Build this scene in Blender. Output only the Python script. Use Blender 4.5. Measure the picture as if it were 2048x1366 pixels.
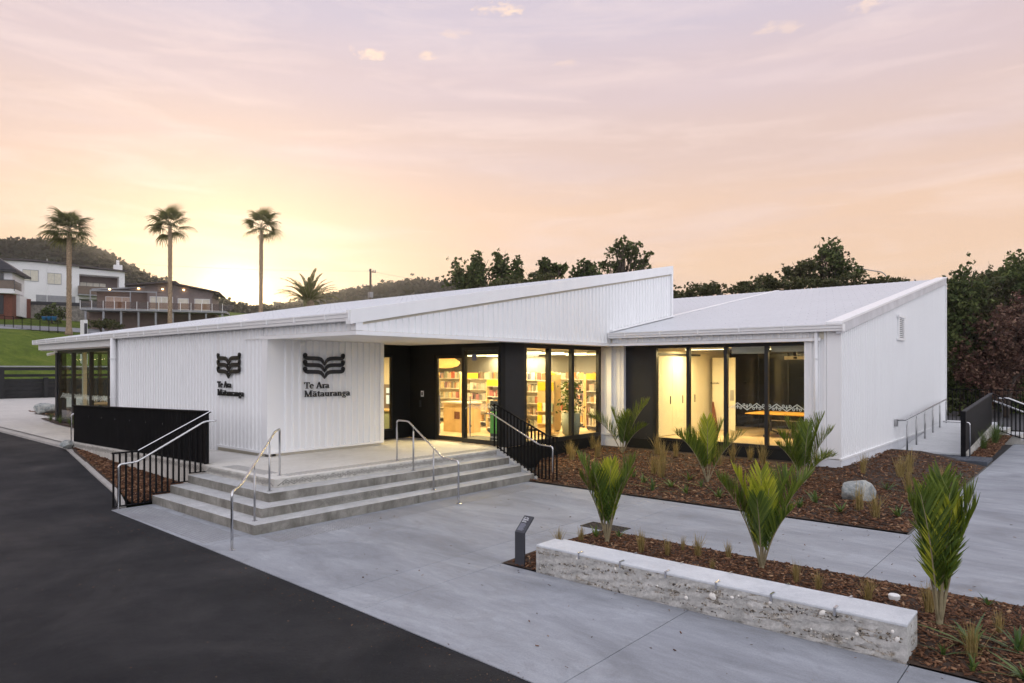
import bpy, math, random
import numpy as np
from mathutils import Vector, Matrix

sc = bpy.context.scene
for o in list(bpy.data.objects):
    bpy.data.objects.remove(o, do_unlink=True)
COL = sc.collection
R = math.radians

# ------------------------------------------------------------------ camera
cam_d = bpy.data.cameras.new('camera')
cam = bpy.data.objects.new('camera', cam_d)
COL.objects.link(cam)
cam.location = (0, 0, 2.85)
cam.rotation_euler = (R(90), 0, R(40.8))
cam_d.sensor_width = 36
cam_d.lens = 24
cam_d.shift_y = 0.0264
cam_d.clip_start = 0.1
cam_d.clip_end = 6000
sc.camera = cam

# ------------------------------------------------------------------ world: dusk sky
SUN_AZ = math.atan2(0.457, -0.889)          # direction towards the sun, in plan
SUN_EL = R(5.0)
SUN_DIR = Vector((math.cos(SUN_AZ) * math.cos(SUN_EL), math.sin(SUN_AZ) * math.cos(SUN_EL), math.sin(SUN_EL)))
world = bpy.data.worlds.new('World')
sc.world = world
world.use_nodes = True
wt = world.node_tree
wt.nodes.clear()
def WN(t, **k):
    n = wt.nodes.new(t)
    for a, b in k.items():
        setattr(n, a, b)
    return n
def wl(a, b):
    wt.links.new(a, b)
def wmath(op, a, b=None, c=None, clamp=False):
    n = WN('ShaderNodeMath', operation=op)
    n.use_clamp = clamp
    for i, v in enumerate((a, b, c)):
        if v is None:
            continue
        if isinstance(v, (int, float)):
            n.inputs[i].default_value = v
        else:
            wl(v, n.inputs[i])
    return n.outputs[0]
def wmix(f, a, b, mode='MIX'):
    n = WN('ShaderNodeMix', data_type='RGBA', blend_type=mode)
    for s, v in ((0, f), (6, a), (7, b)):
        if isinstance(v, (int, float)):
            n.inputs[s].default_value = v
        elif isinstance(v, tuple):
            n.inputs[s].default_value = (*v, 1)
        else:
            wl(v, n.inputs[s])
    return n.outputs[2]
tc = WN('ShaderNodeTexCoord')
vec = tc.outputs['Generated']
sep = WN('ShaderNodeSeparateXYZ'); wl(vec, sep.inputs[0])
ramp = WN('ShaderNodeValToRGB')
ramp.color_ramp.interpolation = 'EASE'
stops = [(0.0, (0.83, 0.59, 0.39)), (0.10, (0.835, 0.575, 0.395)), (0.20, (0.80, 0.55, 0.40)), (0.30, (0.70, 0.52, 0.46)),
         (0.38, (0.65, 0.515, 0.525)), (0.46, (0.585, 0.51, 0.585)), (0.64, (0.70, 0.68, 0.81)), (1.0, (0.78, 0.83, 1.02))]
els = ramp.color_ramp.elements
while len(els) < len(stops):
    els.new(0.5)
for e, (p, c) in zip(els, stops):
    e.position = p; e.color = (*c, 1)
wl(sep.outputs[2], ramp.inputs[0])
col = ramp.outputs[0]
# away from the sun the dusk sky turns from peach to a cool pale lavender, brightened out of view to lift the white walls
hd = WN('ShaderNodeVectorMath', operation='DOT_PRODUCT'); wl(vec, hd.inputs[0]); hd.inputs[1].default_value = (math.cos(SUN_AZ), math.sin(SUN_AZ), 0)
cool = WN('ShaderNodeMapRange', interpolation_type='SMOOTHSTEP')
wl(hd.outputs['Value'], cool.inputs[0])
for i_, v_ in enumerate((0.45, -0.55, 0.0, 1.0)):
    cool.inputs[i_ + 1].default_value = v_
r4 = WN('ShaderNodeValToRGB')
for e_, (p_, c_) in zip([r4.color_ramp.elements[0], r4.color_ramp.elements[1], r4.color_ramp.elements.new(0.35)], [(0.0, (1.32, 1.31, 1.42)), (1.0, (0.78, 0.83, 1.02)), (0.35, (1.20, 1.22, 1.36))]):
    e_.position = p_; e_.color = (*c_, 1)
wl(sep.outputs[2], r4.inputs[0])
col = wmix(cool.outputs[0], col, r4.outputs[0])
# long thin cirrus streaks
mp = WN('ShaderNodeMapping'); mp.inputs['Rotation'].default_value = (R(4), R(3), R(20)); mp.inputs['Scale'].default_value = (2.2, 2.2, 17)
wl(vec, mp.inputs[0])
nz = WN('ShaderNodeTexNoise'); nz.inputs['Scale'].default_value = 2.0; nz.inputs['Detail'].default_value = 7; nz.inputs['Roughness'].default_value = 0.6
nz.inputs['Distortion'].default_value = 0.6
wl(mp.outputs[0], nz.inputs[0])
r2 = WN('ShaderNodeValToRGB'); r2.color_ramp.elements[0].position = 0.47; r2.color_ramp.elements[1].position = 0.74
wl(nz.outputs[0], r2.inputs[0])
col = wmix(wmath('MULTIPLY', r2.outputs[0], 0.38), col, (0.95, 0.76, 0.70))
nz2 = WN('ShaderNodeTexNoise'); nz2.inputs['Scale'].default_value = 1.3; nz2.inputs['Detail'].default_value = 5
wl(mp.outputs[0], nz2.inputs[0])
r3 = WN('ShaderNodeValToRGB'); r3.color_ramp.elements[0].position = 0.5; r3.color_ramp.elements[1].position = 0.75
wl(nz2.outputs[0], r3.inputs[0])
col = wmix(wmath('MULTIPLY', r3.outputs[0], 0.35), col, (0.70, 0.57, 0.60))
# a few small sunlit puffs of cloud: (direction, half width, half height, strength)
nz3 = WN('ShaderNodeTexNoise'); nz3.inputs['Scale'].default_value = 34; nz3.inputs['Detail'].default_value = 8; nz3.inputs['Roughness'].default_value = 0.65
mp3 = WN('ShaderNodeMapping'); mp3.inputs['Scale'].default_value = (1, 1, 2.2); wl(vec, mp3.inputs[0]); wl(mp3.outputs[0], nz3.inputs[0])
noff = wmath('MULTIPLY', wmath('SUBTRACT', nz3.outputs[0], 0.56), 5.5)
PUFFS = [((-0.5960, 0.6547, 0.4649), 0.036, 0.0115, 0.85),
         ((-0.6390, 0.6309, 0.4400), 0.028, 0.008, 0.45),
         ((-0.7253, 0.5515, 0.4121), 0.03, 0.0095, 0.8),
         ((-0.6741, 0.6108, 0.4154), 0.016, 0.007, 0.6),
         ((-0.5401, 0.7370, 0.4064), 0.02, 0.006, 0.35),
         ((-0.2029, 0.8821, 0.4251), 0.028, 0.01, 0.55),
         ((-0.2996, 0.8561, 0.4210), 0.034, 0.01, 0.35)]
for d, hw, hh, st in PUFFS:
    d = Vector(d).normalized()
    side = Vector((-d.y, d.x, 0)).normalized()
    up = d.cross(side) * -1
    def dot(v):
        n = WN('ShaderNodeVectorMath', operation='DOT_PRODUCT'); wl(vec, n.inputs[0]); n.inputs[1].default_value = v
        return n.outputs['Value']
    a = wmath('DIVIDE', dot(side), hw)
    b = wmath('DIVIDE', wmath('SUBTRACT', dot(up), d.dot(up)), hh)
    q = wmath('ADD', wmath('MULTIPLY', a, a), wmath('MULTIPLY', b, b))
    front = wmath('GREATER_THAN', dot(d), 0.9)
    m = wmath('MULTIPLY', wmath('SUBTRACT', wmath('ADD', 1.0, noff), q, clamp=True), front)
    col = wmix(wmath('MULTIPLY', m, st), col, (1.0, 0.74, 0.56))
# the glow round the low sun
nd = WN('ShaderNodeVectorMath', operation='DOT_PRODUCT'); wl(vec, nd.inputs[0]); nd.inputs[1].default_value = SUN_DIR
dt = wmath('MAXIMUM', nd.outputs['Value'], 0.0)
for pw, st, c in ((14, 0.02, (1, 0.72, 0.5)), (60, 0.08, (1.0, 0.78, 0.08)), (300, 0.40, (1.0, 0.84, 0.10)), (1500, 1.6, (1.0, 0.95, 0.7))):
    g_ = wmath('MULTIPLY', wmath('POWER', dt, float(pw)), st)
    col = wmix(g_, col, c, 'ADD')
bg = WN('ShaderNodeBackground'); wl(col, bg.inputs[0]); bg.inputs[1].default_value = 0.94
sky = WN('ShaderNodeTexSky', sky_type='NISHITA')
sky.sun_disc = False
sky.sun_elevation = SUN_EL
sky.sun_rotation = math.pi / 2 - SUN_AZ
bg2 = WN('ShaderNodeBackground'); wl(sky.outputs[0], bg2.inputs[0]); bg2.inputs[1].default_value = 0.01
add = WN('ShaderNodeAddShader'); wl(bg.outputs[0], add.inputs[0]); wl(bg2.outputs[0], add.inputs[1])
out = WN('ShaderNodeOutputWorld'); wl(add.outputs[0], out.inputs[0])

# ------------------------------------------------------------------ sun
sd = bpy.data.lights.new('sun', 'SUN')
sd.energy = 1.0
sd.angle = R(1.5)
sd.color = (1.0, 0.78, 0.50)
sun = bpy.data.objects.new('sun', sd)
COL.objects.link(sun)
sun.rotation_euler = (-SUN_DIR).to_track_quat('-Z', 'Y').to_euler()

sc.view_settings.view_transform = 'Standard'
sc.view_settings.look = 'None'
sc.view_settings.exposure = 0.28
sc.view_settings.gamma = 1.0
sc.render.film_transparent = False
sc.cycles.max_bounces = 6
sc.cycles.diffuse_bounces = 3
sc.cycles.glossy_bounces = 3
sc.cycles.transmission_bounces = 3
sc.cycles.transparent_max_bounces = 10
sc.cycles.use_denoising = True
sc.cycles.use_adaptive_sampling = True
sc.cycles.adaptive_threshold = 0.025
sc.cycles.sample_clamp_indirect = 6

# ------------------------------------------------------------------ materials
MATS = {}
def new_mat(name):
    m = bpy.data.materials.new(name)
    m.use_nodes = True
    nt = m.node_tree
    b = nt.nodes['Principled BSDF']
    MATS[name] = m
    return m, nt, b
def N(nt, t, **k):
    n = nt.nodes.new(t)
    for a, b in k.items():
        setattr(n, a, b)
    return n
def tex(nt, scale=1.0, detail=5, rough=0.6, stretch=(1, 1, 1), dist=0.0, rot=(0, 0, 0)):
    """object-space noise"""
    t = N(nt, 'ShaderNodeNewGeometry')
    mp = N(nt, 'ShaderNodeMapping')
    mp.inputs['Scale'].default_value = stretch
    mp.inputs['Rotation'].default_value = rot
    nt.links.new(t.outputs['Position'], mp.inputs[0])
    n = N(nt, 'ShaderNodeTexNoise')
    n.inputs['Scale'].default_value = scale
    n.inputs['Detail'].default_value = detail
    n.inputs['Roughness'].default_value = rough
    n.inputs['Distortion'].default_value = dist
    nt.links.new(mp.outputs[0], n.inputs[0])
    return n.outputs[0]
def cramp(nt, src, stops):
    r = N(nt, 'ShaderNodeValToRGB')
    e = r.color_ramp.elements
    while len(e) < len(stops):
        e.new(0.5)
    for el, (p, c) in zip(e, stops):
        el.position = p
        el.color = (*c, 1) if len(c) == 3 else c
    nt.links.new(src, r.inputs[0])
    return r.outputs[0]
def mixc(nt, f, a, b, mode='MIX'):
    n = N(nt, 'ShaderNodeMix', data_type='RGBA', blend_type=mode)
    for s, v in ((0, f), (6, a), (7, b)):
        if isinstance(v, (int, float)):
            n.inputs[s].default_value = v
        elif isinstance(v, tuple):
            n.inputs[s].default_value = (*v, 1)
        else:
            nt.links.new(v, n.inputs[s])
    return n.outputs[2]
def bump(nt, b, src, strength=0.2, dist=0.01, prev=None):
    n = N(nt, 'ShaderNodeBump')
    n.inputs['Strength'].default_value = strength
    n.inputs['Distance'].default_value = dist
    nt.links.new(src, n.inputs['Height'])
    if prev is not None:
        nt.links.new(prev, n.inputs['Normal'])
    nt.links.new(n.outputs[0], b.inputs['Normal'])
    return n.outputs[0]
def simple(name, c, rough=0.5, metal=0.0, var=0.12, vscale=3.0, spec=0.5, bmp=0.0, bscale=60):
    m, nt, b = new_mat(name)
    n = tex(nt, vscale, 4)
    c2 = tuple(max(0, x * (1 - var)) for x in c)
    c3 = tuple(x * (1 + var) for x in c)
    nt.links.new(cramp(nt, n, [(0.3, c2), (0.7, c3)]), b.inputs['Base Color'])
    b.inputs['Roughness'].default_value = rough
    b.inputs['Metallic'].default_value = metal
    b.inputs['Specular IOR Level'].default_value = spec
    if bmp:
        bump(nt, b, tex(nt, bscale, 3), bmp, 0.01)
    return m
def attr_mat(name, stops, rough=0.7, trans=0.0, spec=0.3, tc_=None, nscale=0.6, nmix=0.35):
    """colour from a per-face random value (leaf, chip, blade) and slow noise"""
    m, nt, b = new_mat(name)
    a = N(nt, 'ShaderNodeAttribute', attribute_name='var')
    n = tex(nt, nscale, 3)
    mx = N(nt, 'ShaderNodeMix', data_type='FLOAT')
    mx.inputs[0].default_value = nmix
    nt.links.new(a.outputs['Fac'], mx.inputs[2]); nt.links.new(n, mx.inputs[3])
    c = cramp(nt, mx.outputs[0], stops)
    nt.links.new(c, b.inputs['Base Color'])
    b.inputs['Roughness'].default_value = rough
    b.inputs['Specular IOR Level'].default_value = spec
    if trans:
        tr = N(nt, 'ShaderNodeBsdfTranslucent')
        nt.links.new(mixc(nt, 0.5, c, tc_ or (0.35, 0.4, 0.05)), tr.inputs[0])
        ms = N(nt, 'ShaderNodeMixShader'); ms.inputs[0].default_value = trans
        nt.links.new(b.outputs[0], ms.inputs[1]); nt.links.new(tr.outputs[0], ms.inputs[2])
        nt.links.new(ms.outputs[0], nt.nodes['Material Output'].inputs[0])
    return m

def white_steel():
    m, nt, b = new_mat('white_steel')
    c = cramp(nt, tex(nt, 1.3, 5, 0.6, (3, 3, 0.25)), [(0.3, (0.87, 0.87, 0.882)), (0.65, (0.905, 0.905, 0.912))])
    nt.links.new(c, b.inputs['Base Color'])
    nt.links.new(cramp(nt, tex(nt, 2.0, 4), [(0.3, (0.30,) * 3), (0.7, (0.46,) * 3)]), b.inputs['Roughness'])
    bump(nt, b, tex(nt, 1.6, 3, 0.5, (1, 1, 0.5)), 0.06, 0.02)
white_steel()
simple('roof_white', (0.60, 0.612, 0.64), 0.45, var=0.03, vscale=0.5)
simple('white_gutter', (0.80, 0.80, 0.81), 0.35, var=0.02)
simple('soffit_white', (0.74, 0.73, 0.72), 0.6, var=0.02)
simple('barge_grey', (0.60, 0.61, 0.65), 0.35, var=0.15, vscale=1.5)
simple('plinth_white', (0.74, 0.75, 0.79), 0.8, var=0.05, bmp=0.1, bscale=40)
simple('black_panel', (0.008, 0.009, 0.010), 0.6, var=0.2, spec=0.25)
simple('black_frame', (0.012, 0.012, 0.013), 0.35, var=0.2)
simple('charcoal_panel', (0.022, 0.023, 0.027), 0.6, var=0.1, spec=0.3)
simple('black_rail', (0.006, 0.006, 0.007), 0.6, var=0.2, spec=0.12)
simple('steel', (0.62, 0.62, 0.63), 0.22, 1.0, var=0.05)
simple('steel_dull', (0.42, 0.42, 0.43), 0.38, 1.0, var=0.1)
simple('stud_steel', (0.27, 0.27, 0.28), 0.45, 0.7, var=0.1)
simple('sign_black', (0.008, 0.008, 0.010), 0.35, var=0.1)
simple('post_grey', (0.035, 0.037, 0.045), 0.45, var=0.05)
simple('text_white', (0.75, 0.76, 0.8), 0.5, var=0.02)
simple('text_grey', (0.20, 0.21, 0.26), 0.5, var=0.02)
simple('white_paint', (0.78, 0.77, 0.74), 0.6, var=0.03)
simple('plaster_cream', (0.72, 0.66, 0.54), 0.7, var=0.03)
simple('cupboard_cream', (0.74, 0.68, 0.54), 0.5, var=0.03)
simple('ceiling_paint', (0.62, 0.60, 0.56), 0.8, var=0.03)
simple('grey_wall', (0.20, 0.20, 0.20), 0.7, var=0.05)
simple('dark_glass_wall', (0.012, 0.013, 0.014), 0.12, var=0.1)
simple('ply', (0.62, 0.42, 0.20), 0.55, var=0.12, vscale=2)
simple('timber_floor', (0.50, 0.38, 0.24), 0.45, var=0.25, vscale=1.3)
simple('grey_mat', (0.10, 0.10, 0.10), 0.9, var=0.1)
simple('shelf_white', (0.72, 0.68, 0.60), 0.5, var=0.03)
simple('yellow_card', (0.75, 0.52, 0.02), 0.6, var=0.05)
simple('table_orange', (0.62, 0.32, 0.06), 0.4, var=0.1)
simple('pot_sage', (0.22, 0.24, 0.20), 0.6, var=0.05)
simple('desk_sage', (0.32, 0.38, 0.28), 0.6, var=0.05)
simple('dark_metal', (0.03, 0.03, 0.035), 0.5, var=0.1)
simple('lampshade', (0.55, 0.30, 0.08), 0.6, var=0.2, vscale=20)
simple('poster_green', (0.12, 0.50, 0.07), 0.5, var=0.15)
simple('poster_dark', (0.03, 0.04, 0.06), 0.5, var=0.1)
simple('film_white', (0.62, 0.66, 0.58), 0.7, var=0.05)
simple('blue_film', (0.14, 0.17, 0.30), 0.5)
simple('carved', (0.17, 0.165, 0.15), 0.9, var=0.25, vscale=6)
simple('shell', (0.78, 0.75, 0.70), 0.4, var=0.1, vscale=40)
simple('cap_white', (0.80, 0.80, 0.80), 0.4, var=0.02)
simple('joint_dark', (0.06, 0.06, 0.065), 0.9)
simple('edging', (0.16, 0.15, 0.14), 0.85, var=0.2)
simple('iron', (0.05, 0.04, 0.035), 0.7, 0.4, var=0.3, vscale=12)
simple('pit', (0.005, 0.005, 0.005), 0.9)
simple('soil', (0.045, 0.026, 0.016), 0.95, var=0.5, vscale=9, bmp=0.8, bscale=30)
simple('trunk_brown', (0.09, 0.07, 0.055), 0.9, var=0.35, vscale=4, bmp=0.6, bscale=18)
simple('palm_trunk', (0.30, 0.22, 0.15), 0.9, var=0.3, vscale=5, bmp=0.6, bscale=10)
simple('palm_boot', (0.46, 0.33, 0.23), 0.9, var=0.4, vscale=7)
simple('petiole', (0.26, 0.22, 0.13), 0.6, var=0.25, vscale=9)
simple('asph_kerb', (0.38, 0.36, 0.34), 0.85, var=0.15, vscale=3, bmp=0.15)
simple('house_white', (0.78, 0.77, 0.78), 0.7, var=0.03, vscale=0.6)
simple('house_brown', (0.17, 0.12, 0.10), 0.75, var=0.08)
simple('house_taupe', (0.20, 0.16, 0.15), 0.75, var=0.08)
simple('house_grey', (0.30, 0.30, 0.32), 0.75, var=0.1)
simple('brick_red', (0.16, 0.055, 0.035), 0.85, var=0.25, vscale=6)
simple('roof_black', (0.020, 0.020, 0.026), 0.5, var=0.2)
simple('roof_dark', (0.06, 0.05, 0.05), 0.6, var=0.1)
simple('window_cream', (0.62, 0.58, 0.48), 0.25, var=0.1)
simple('window_dark', (0.05, 0.05, 0.055), 0.1, var=0.2)
simple('bronze_glass', (0.13, 0.09, 0.06), 0.15, var=0.15)
simple('pale_glass', (0.42, 0.30, 0.23), 0.2, var=0.12)
simple('driveway', (0.25, 0.25, 0.27), 0.9, var=0.1)
simple('stone_wall', (0.22, 0.20, 0.18), 0.9, var=0.45, vscale=2.5, bmp=0.8, bscale=4)
simple('bin_blue', (0.02, 0.16, 0.36), 0.5, var=0.1)
simple('timber_pole', (0.13, 0.10, 0.075), 0.9, var=0.25, vscale=3)
simple('galv', (0.35, 0.35, 0.36), 0.5, 0.6)
simple('retain_black', (0.014, 0.014, 0.015), 0.8, var=0.35, vscale=4, bmp=0.4, bscale=9)
simple('deck_grey', (0.055, 0.065, 0.085), 0.7, var=0.2, vscale=4)

def emis(name, c, s):
    m, nt, b = new_mat(name)
    b.inputs['Base Color'].default_value = (*c, 1)
    b.inputs['Emission Color'].default_value = (*c, 1)
    b.inputs['Emission Strength'].default_value = s
    return m
emis('lamp_glow', (1.0, 0.86, 0.55), 5.0)
emis('downlight', (1.0, 0.62, 0.25), 14.0)
emis('shade_glow', (0.9, 0.50, 0.13), 0.9)
emis('screen_glow', (0.50, 0.62, 0.70), 0.6)

def glass(name, tint, refl=1.0):
    m, nt, b = new_mat(name)
    tr = N(nt, 'ShaderNodeBsdfTransparent'); tr.inputs[0].default_value = (*tint, 1)
    gl = N(nt, 'ShaderNodeBsdfGlossy'); gl.inputs['Roughness'].default_value = 0.015
    gl.inputs[0].default_value = (0.9 * refl, 0.9 * refl, 0.92 * refl, 1)
    fr0 = N(nt, 'ShaderNodeFresnel'); fr0.inputs[0].default_value = 1.6
    ge = N(nt, 'ShaderNodeNewGeometry')
    fr = N(nt, 'ShaderNodeMath', operation='MULTIPLY')
    inv = N(nt, 'ShaderNodeMath', operation='SUBTRACT'); inv.inputs[0].default_value = 1.0
    nt.links.new(ge.outputs['Backfacing'], inv.inputs[1]); nt.links.new(fr0.outputs[0], fr.inputs[0]); nt.links.new(inv.outputs[0], fr.inputs[1])
    ms = N(nt, 'ShaderNodeMixShader')
    nt.links.new(fr.outputs[0], ms.inputs[0]); nt.links.new(tr.outputs[0], ms.inputs[1]); nt.links.new(gl.outputs[0], ms.inputs[2])
    nt.links.new(ms.outputs[0], nt.nodes['Material Output'].inputs[0])
glass('window_glass', (0.90, 0.93, 0.90))
glass('balcony_glass', (0.62, 0.52, 0.45), 0.8)

# concrete: trowelled plaza slabs
def concrete(name, lo, hi, streak=(1, 1, 1), sscale=0.9, stain=None, bmp=0.08, rough=0.75, pour=False):
    m, nt, b = new_mat(name)
    big = tex(nt, sscale, 6, 0.62, streak, 0.8)
    c = cramp(nt, big, [(0.28, lo), (0.72, hi)])
    fine = tex(nt, 45, 4, 0.7)
    c = mixc(nt, 0.18, c, cramp(nt, fine, [(0.3, (0.12, 0.12, 0.12)), (0.7, (0.75, 0.75, 0.75))]), 'OVERLAY')
    mid = tex(nt, 4.5, 5, 0.65, streak, 1.5)
    c = mixc(nt, 0.22, c, cramp(nt, mid, [(0.32, (0.2, 0.2, 0.2)), (0.68, (0.75, 0.75, 0.75))]), 'OVERLAY')
    if pour:      # each pour a shade of its own, with darker damp patches
        oi = N(nt, 'ShaderNodeObjectInfo')
        c = mixc(nt, 1.0, c, cramp(nt, oi.outputs['Random'], [(0.0, (0.88, 0.88, 0.89)), (1.0, (1.0, 1.0, 1.0))]), 'MULTIPLY')
        c = mixc(nt, cramp(nt, tex(nt, 0.9, 7, 0.72, (1, 1, 1), 1.6), [(0.55, (0, 0, 0)), (0.72, (0.5, 0.5, 0.5))]), c, (0.17, 0.165, 0.165))
        c = mixc(nt, cramp(nt, tex(nt, 11, 3, 0.6), [(0.70, (0, 0, 0)), (0.76, (0.35, 0.35, 0.35))]), c, (0.12, 0.12, 0.12))
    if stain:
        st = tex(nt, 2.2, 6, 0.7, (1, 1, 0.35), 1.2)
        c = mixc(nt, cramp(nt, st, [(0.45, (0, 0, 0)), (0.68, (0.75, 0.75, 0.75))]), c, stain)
    nt.links.new(c, b.inputs['Base Color'])
    nt.links.new(cramp(nt, mid, [(0.3, (rough - 0.12,) * 3), (0.7, (rough + 0.1,) * 3)]), b.inputs['Roughness'])
    bump(nt, b, fine, bmp, 0.004)
concrete('plaza_concrete', (0.215, 0.228, 0.255), (0.385, 0.405, 0.445), (0.55, 1.5, 1), 0.8, pour=True)
concrete('path_left', (0.44, 0.42, 0.40), (0.55, 0.53, 0.50), (1, 1, 1), 0.6)
concrete('landing_concrete', (0.54, 0.525, 0.50), (0.68, 0.665, 0.64), (1, 1, 1), 0.7)
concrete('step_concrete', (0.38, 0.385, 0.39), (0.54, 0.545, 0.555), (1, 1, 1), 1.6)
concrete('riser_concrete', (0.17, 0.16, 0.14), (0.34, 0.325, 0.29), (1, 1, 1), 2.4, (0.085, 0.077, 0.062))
concrete('plinth_concrete', (0.26, 0.25, 0.23), (0.36, 0.35, 0.33), (1, 1, 1), 2.0, (0.2, 0.17, 0.13))
concrete('ramp_wall', (0.48, 0.46, 0.42), (0.62, 0.60, 0.56), (1, 1, 1), 1.2, (0.36, 0.34, 0.30))
concrete('seat_top', (0.52, 0.54, 0.57), (0.64, 0.66, 0.69), (1, 1, 1), 1.5, rough=0.6)
concrete('ramp_pale', (0.56, 0.57, 0.59), (0.70, 0.71, 0.73), (1, 1, 1), 1.0)

# rammed seat wall with exposed aggregate bands
def seatwall():
    m, nt, b = new_mat('seat_side')
    c = cramp(nt, tex(nt, 4.5, 7, 0.7, (1, 1, 1), 0.3), [(0.3, (0.33, 0.325, 0.31)), (0.5, (0.45, 0.44, 0.42)), (0.72, (0.57, 0.56, 0.54))])
    c = mixc(nt, 0.35, c, cramp(nt, tex(nt, 26, 5, 0.75), [(0.3, (0.15, 0.15, 0.15)), (0.7, (0.8, 0.8, 0.8))]), 'OVERLAY')
    band = cramp(nt, tex(nt, 1.9, 3, 0.5, (0.6, 1, 3.4), 0.5), [(0.50, (0, 0, 0)), (0.54, (1, 1, 1)), (0.60, (0, 0, 0))])
    v = N(nt, 'ShaderNodeTexVoronoi'); v.inputs['Scale'].default_value = 42
    g2 = N(nt, 'ShaderNodeNewGeometry'); nt.links.new(g2.outputs['Position'], v.inputs[0])
    pits = cramp(nt, v.outputs['Distance'], [(0.18, (0, 0, 0)), (0.34, (1, 1, 1))])
    stones = cramp(nt, v.outputs['Color'], [(0.2, (0.10, 0.09, 0.07)), (0.55, (0.26, 0.21, 0.15)), (0.95, (0.55, 0.50, 0.42))])
    agg = mixc(nt, pits, (0.03, 0.027, 0.022), stones)
    mask = mixc(nt, 1.0, band, cramp(nt, tex(nt, 7, 4, 0.6), [(0.45, (0, 0, 0)), (0.56, (1, 1, 1))]), 'MULTIPLY')
    c = mixc(nt, mask, c, agg)
    nt.links.new(c, b.inputs['Base Color'])
    b.inputs['Roughness'].default_value = 0.9
    h = mixc(nt, mask, (0.6, 0.6, 0.6), v.outputs['Distance'])
    n1 = bump(nt, b, h, 0.6, 0.03)
    bump(nt, b, tex(nt, 9, 6, 0.7), 0.5, 0.03, n1)
seatwall()

def asphalt():
    m, nt, b = new_mat('asphalt')
    c = cramp(nt, tex(nt, 0.42, 7, 0.62, (1, 1, 1), 1.1), [(0.28, (0.006, 0.007, 0.0095)), (0.5, (0.0135, 0.014, 0.0168)), (0.72, (0.029, 0.028, 0.030))])
    # faint curved tyre scuffs
    g_ = N(nt, 'ShaderNodeNewGeometry'); mp_ = N(nt, 'ShaderNodeMapping'); mp_.inputs['Location'].default_value = (15, 3.5, 0)
    nt.links.new(g_.outputs['Position'], mp_.inputs[0])
    wv = N(nt, 'ShaderNodeTexWave', wave_type='RINGS', rings_direction='Z'); wv.inputs['Scale'].default_value = 1.1; wv.inputs['Distortion'].default_value = 2.5; wv.inputs['Detail'].default_value = 3
    nt.links.new(mp_.outputs[0], wv.inputs[0])
    sc_ = mixc(nt, 1.0, cramp(nt, wv.outputs[1], [(0.55, (0, 0, 0)), (0.95, (0.6, 0.6, 0.6))]), cramp(nt, tex(nt, 0.5, 3), [(0.48, (0, 0, 0)), (0.62, (1, 1, 1))]), 'MULTIPLY')
    c = mixc(nt, sc_, c, (0.012, 0.012, 0.013))
    sp = tex(nt, 75, 5, 0.85)
    c = mixc(nt, 0.85, c, cramp(nt, sp, [(0.28, (0.08, 0.08, 0.08)), (0.72, (0.92, 0.92, 0.92))]), 'OVERLAY')
    c = mixc(nt, cramp(nt, tex(nt, 42, 2, 0.5), [(0.70, (0, 0, 0)), (0.74, (0.6, 0.6, 0.6))]), c, (0.085, 0.08, 0.075))
    nt.links.new(c, b.inputs['Base Color'])
    nt.links.new(cramp(nt, tex(nt, 0.8, 5), [(0.3, (0.6,) * 3), (0.7, (0.85,) * 3)]), b.inputs['Roughness'])
    b.inputs['Specular IOR Level'].default_value = 0.22
    n1 = bump(nt, b, sp, 0.6, 0.012)
    bump(nt, b, tex(nt, 30, 3, 0.7), 0.4, 0.02, n1)
asphalt()
def grassy(name, a, b_, c_, sc_=0.25, stretch=(1, 1, 1)):
    m, nt, b = new_mat(name)
    c = cramp(nt, tex(nt, sc_, 7, 0.7, stretch, 0.4), [(0.3, a), (0.5, b_), (0.7, c_)])
    c = mixc(nt, 0.5, c, cramp(nt, tex(nt, 6, 5, 0.8), [(0.3, (0.15, 0.15, 0.15)), (0.7, (0.85, 0.85, 0.85))]), 'OVERLAY')
    nt.links.new(c, b.inputs['Base Color'])
    b.inputs['Roughness'].default_value = 0.95
    b.inputs['Specular IOR Level'].default_value = 0.1
    bump(nt, b, tex(nt, 9, 5, 0.8), 0.9, 0.08)
grassy('lawn', (0.055, 0.085, 0.012), (0.095, 0.135, 0.018), (0.15, 0.18, 0.03), 0.35, (0.6, 2.0, 1))
grassy('ground_mat', (0.03, 0.045, 0.014), (0.05, 0.06, 0.02), (0.07, 0.07, 0.03))
grassy('hill_mat', (0.018, 0.024, 0.013), (0.03, 0.034, 0.017), (0.05, 0.048, 0.024), 0.05)

attr_mat('bark', [(0.1, (0.032, 0.014, 0.008)), (0.42, (0.11, 0.048, 0.024)), (0.66, (0.23, 0.115, 0.060)), (0.92, (0.55, 0.38, 0.23))], 0.9, nscale=1.2, nmix=0.3)
attr_mat('nikau_leaf', [(0.1, (0.030, 0.065, 0.014)), (0.5, (0.085, 0.145, 0.022)), (0.9, (0.24, 0.30, 0.045))], 0.45, 0.38, 0.5, (0.30, 0.36, 0.03), nscale=2)
attr_mat('nikau_young', [(0.1, (0.13, 0.19, 0.018)), (0.5, (0.34, 0.38, 0.026)), (0.9, (0.58, 0.55, 0.05))], 0.45, 0.42, 0.5, (0.55, 0.55, 0.05), nscale=2)
attr_mat('pebble', [(0.1, (0.05, 0.045, 0.04)), (0.4, (0.20, 0.16, 0.11)), (0.65, (0.38, 0.35, 0.31)), (0.9, (0.66, 0.62, 0.55))], 0.7, nmix=0.1)
attr_mat('tussock', [(0.1, (0.16, 0.13, 0.045)), (0.5, (0.30, 0.23, 0.09)), (0.9, (0.48, 0.37, 0.17))], 0.7, 0.25, 0.2, (0.5, 0.38, 0.12), nscale=8)
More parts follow.
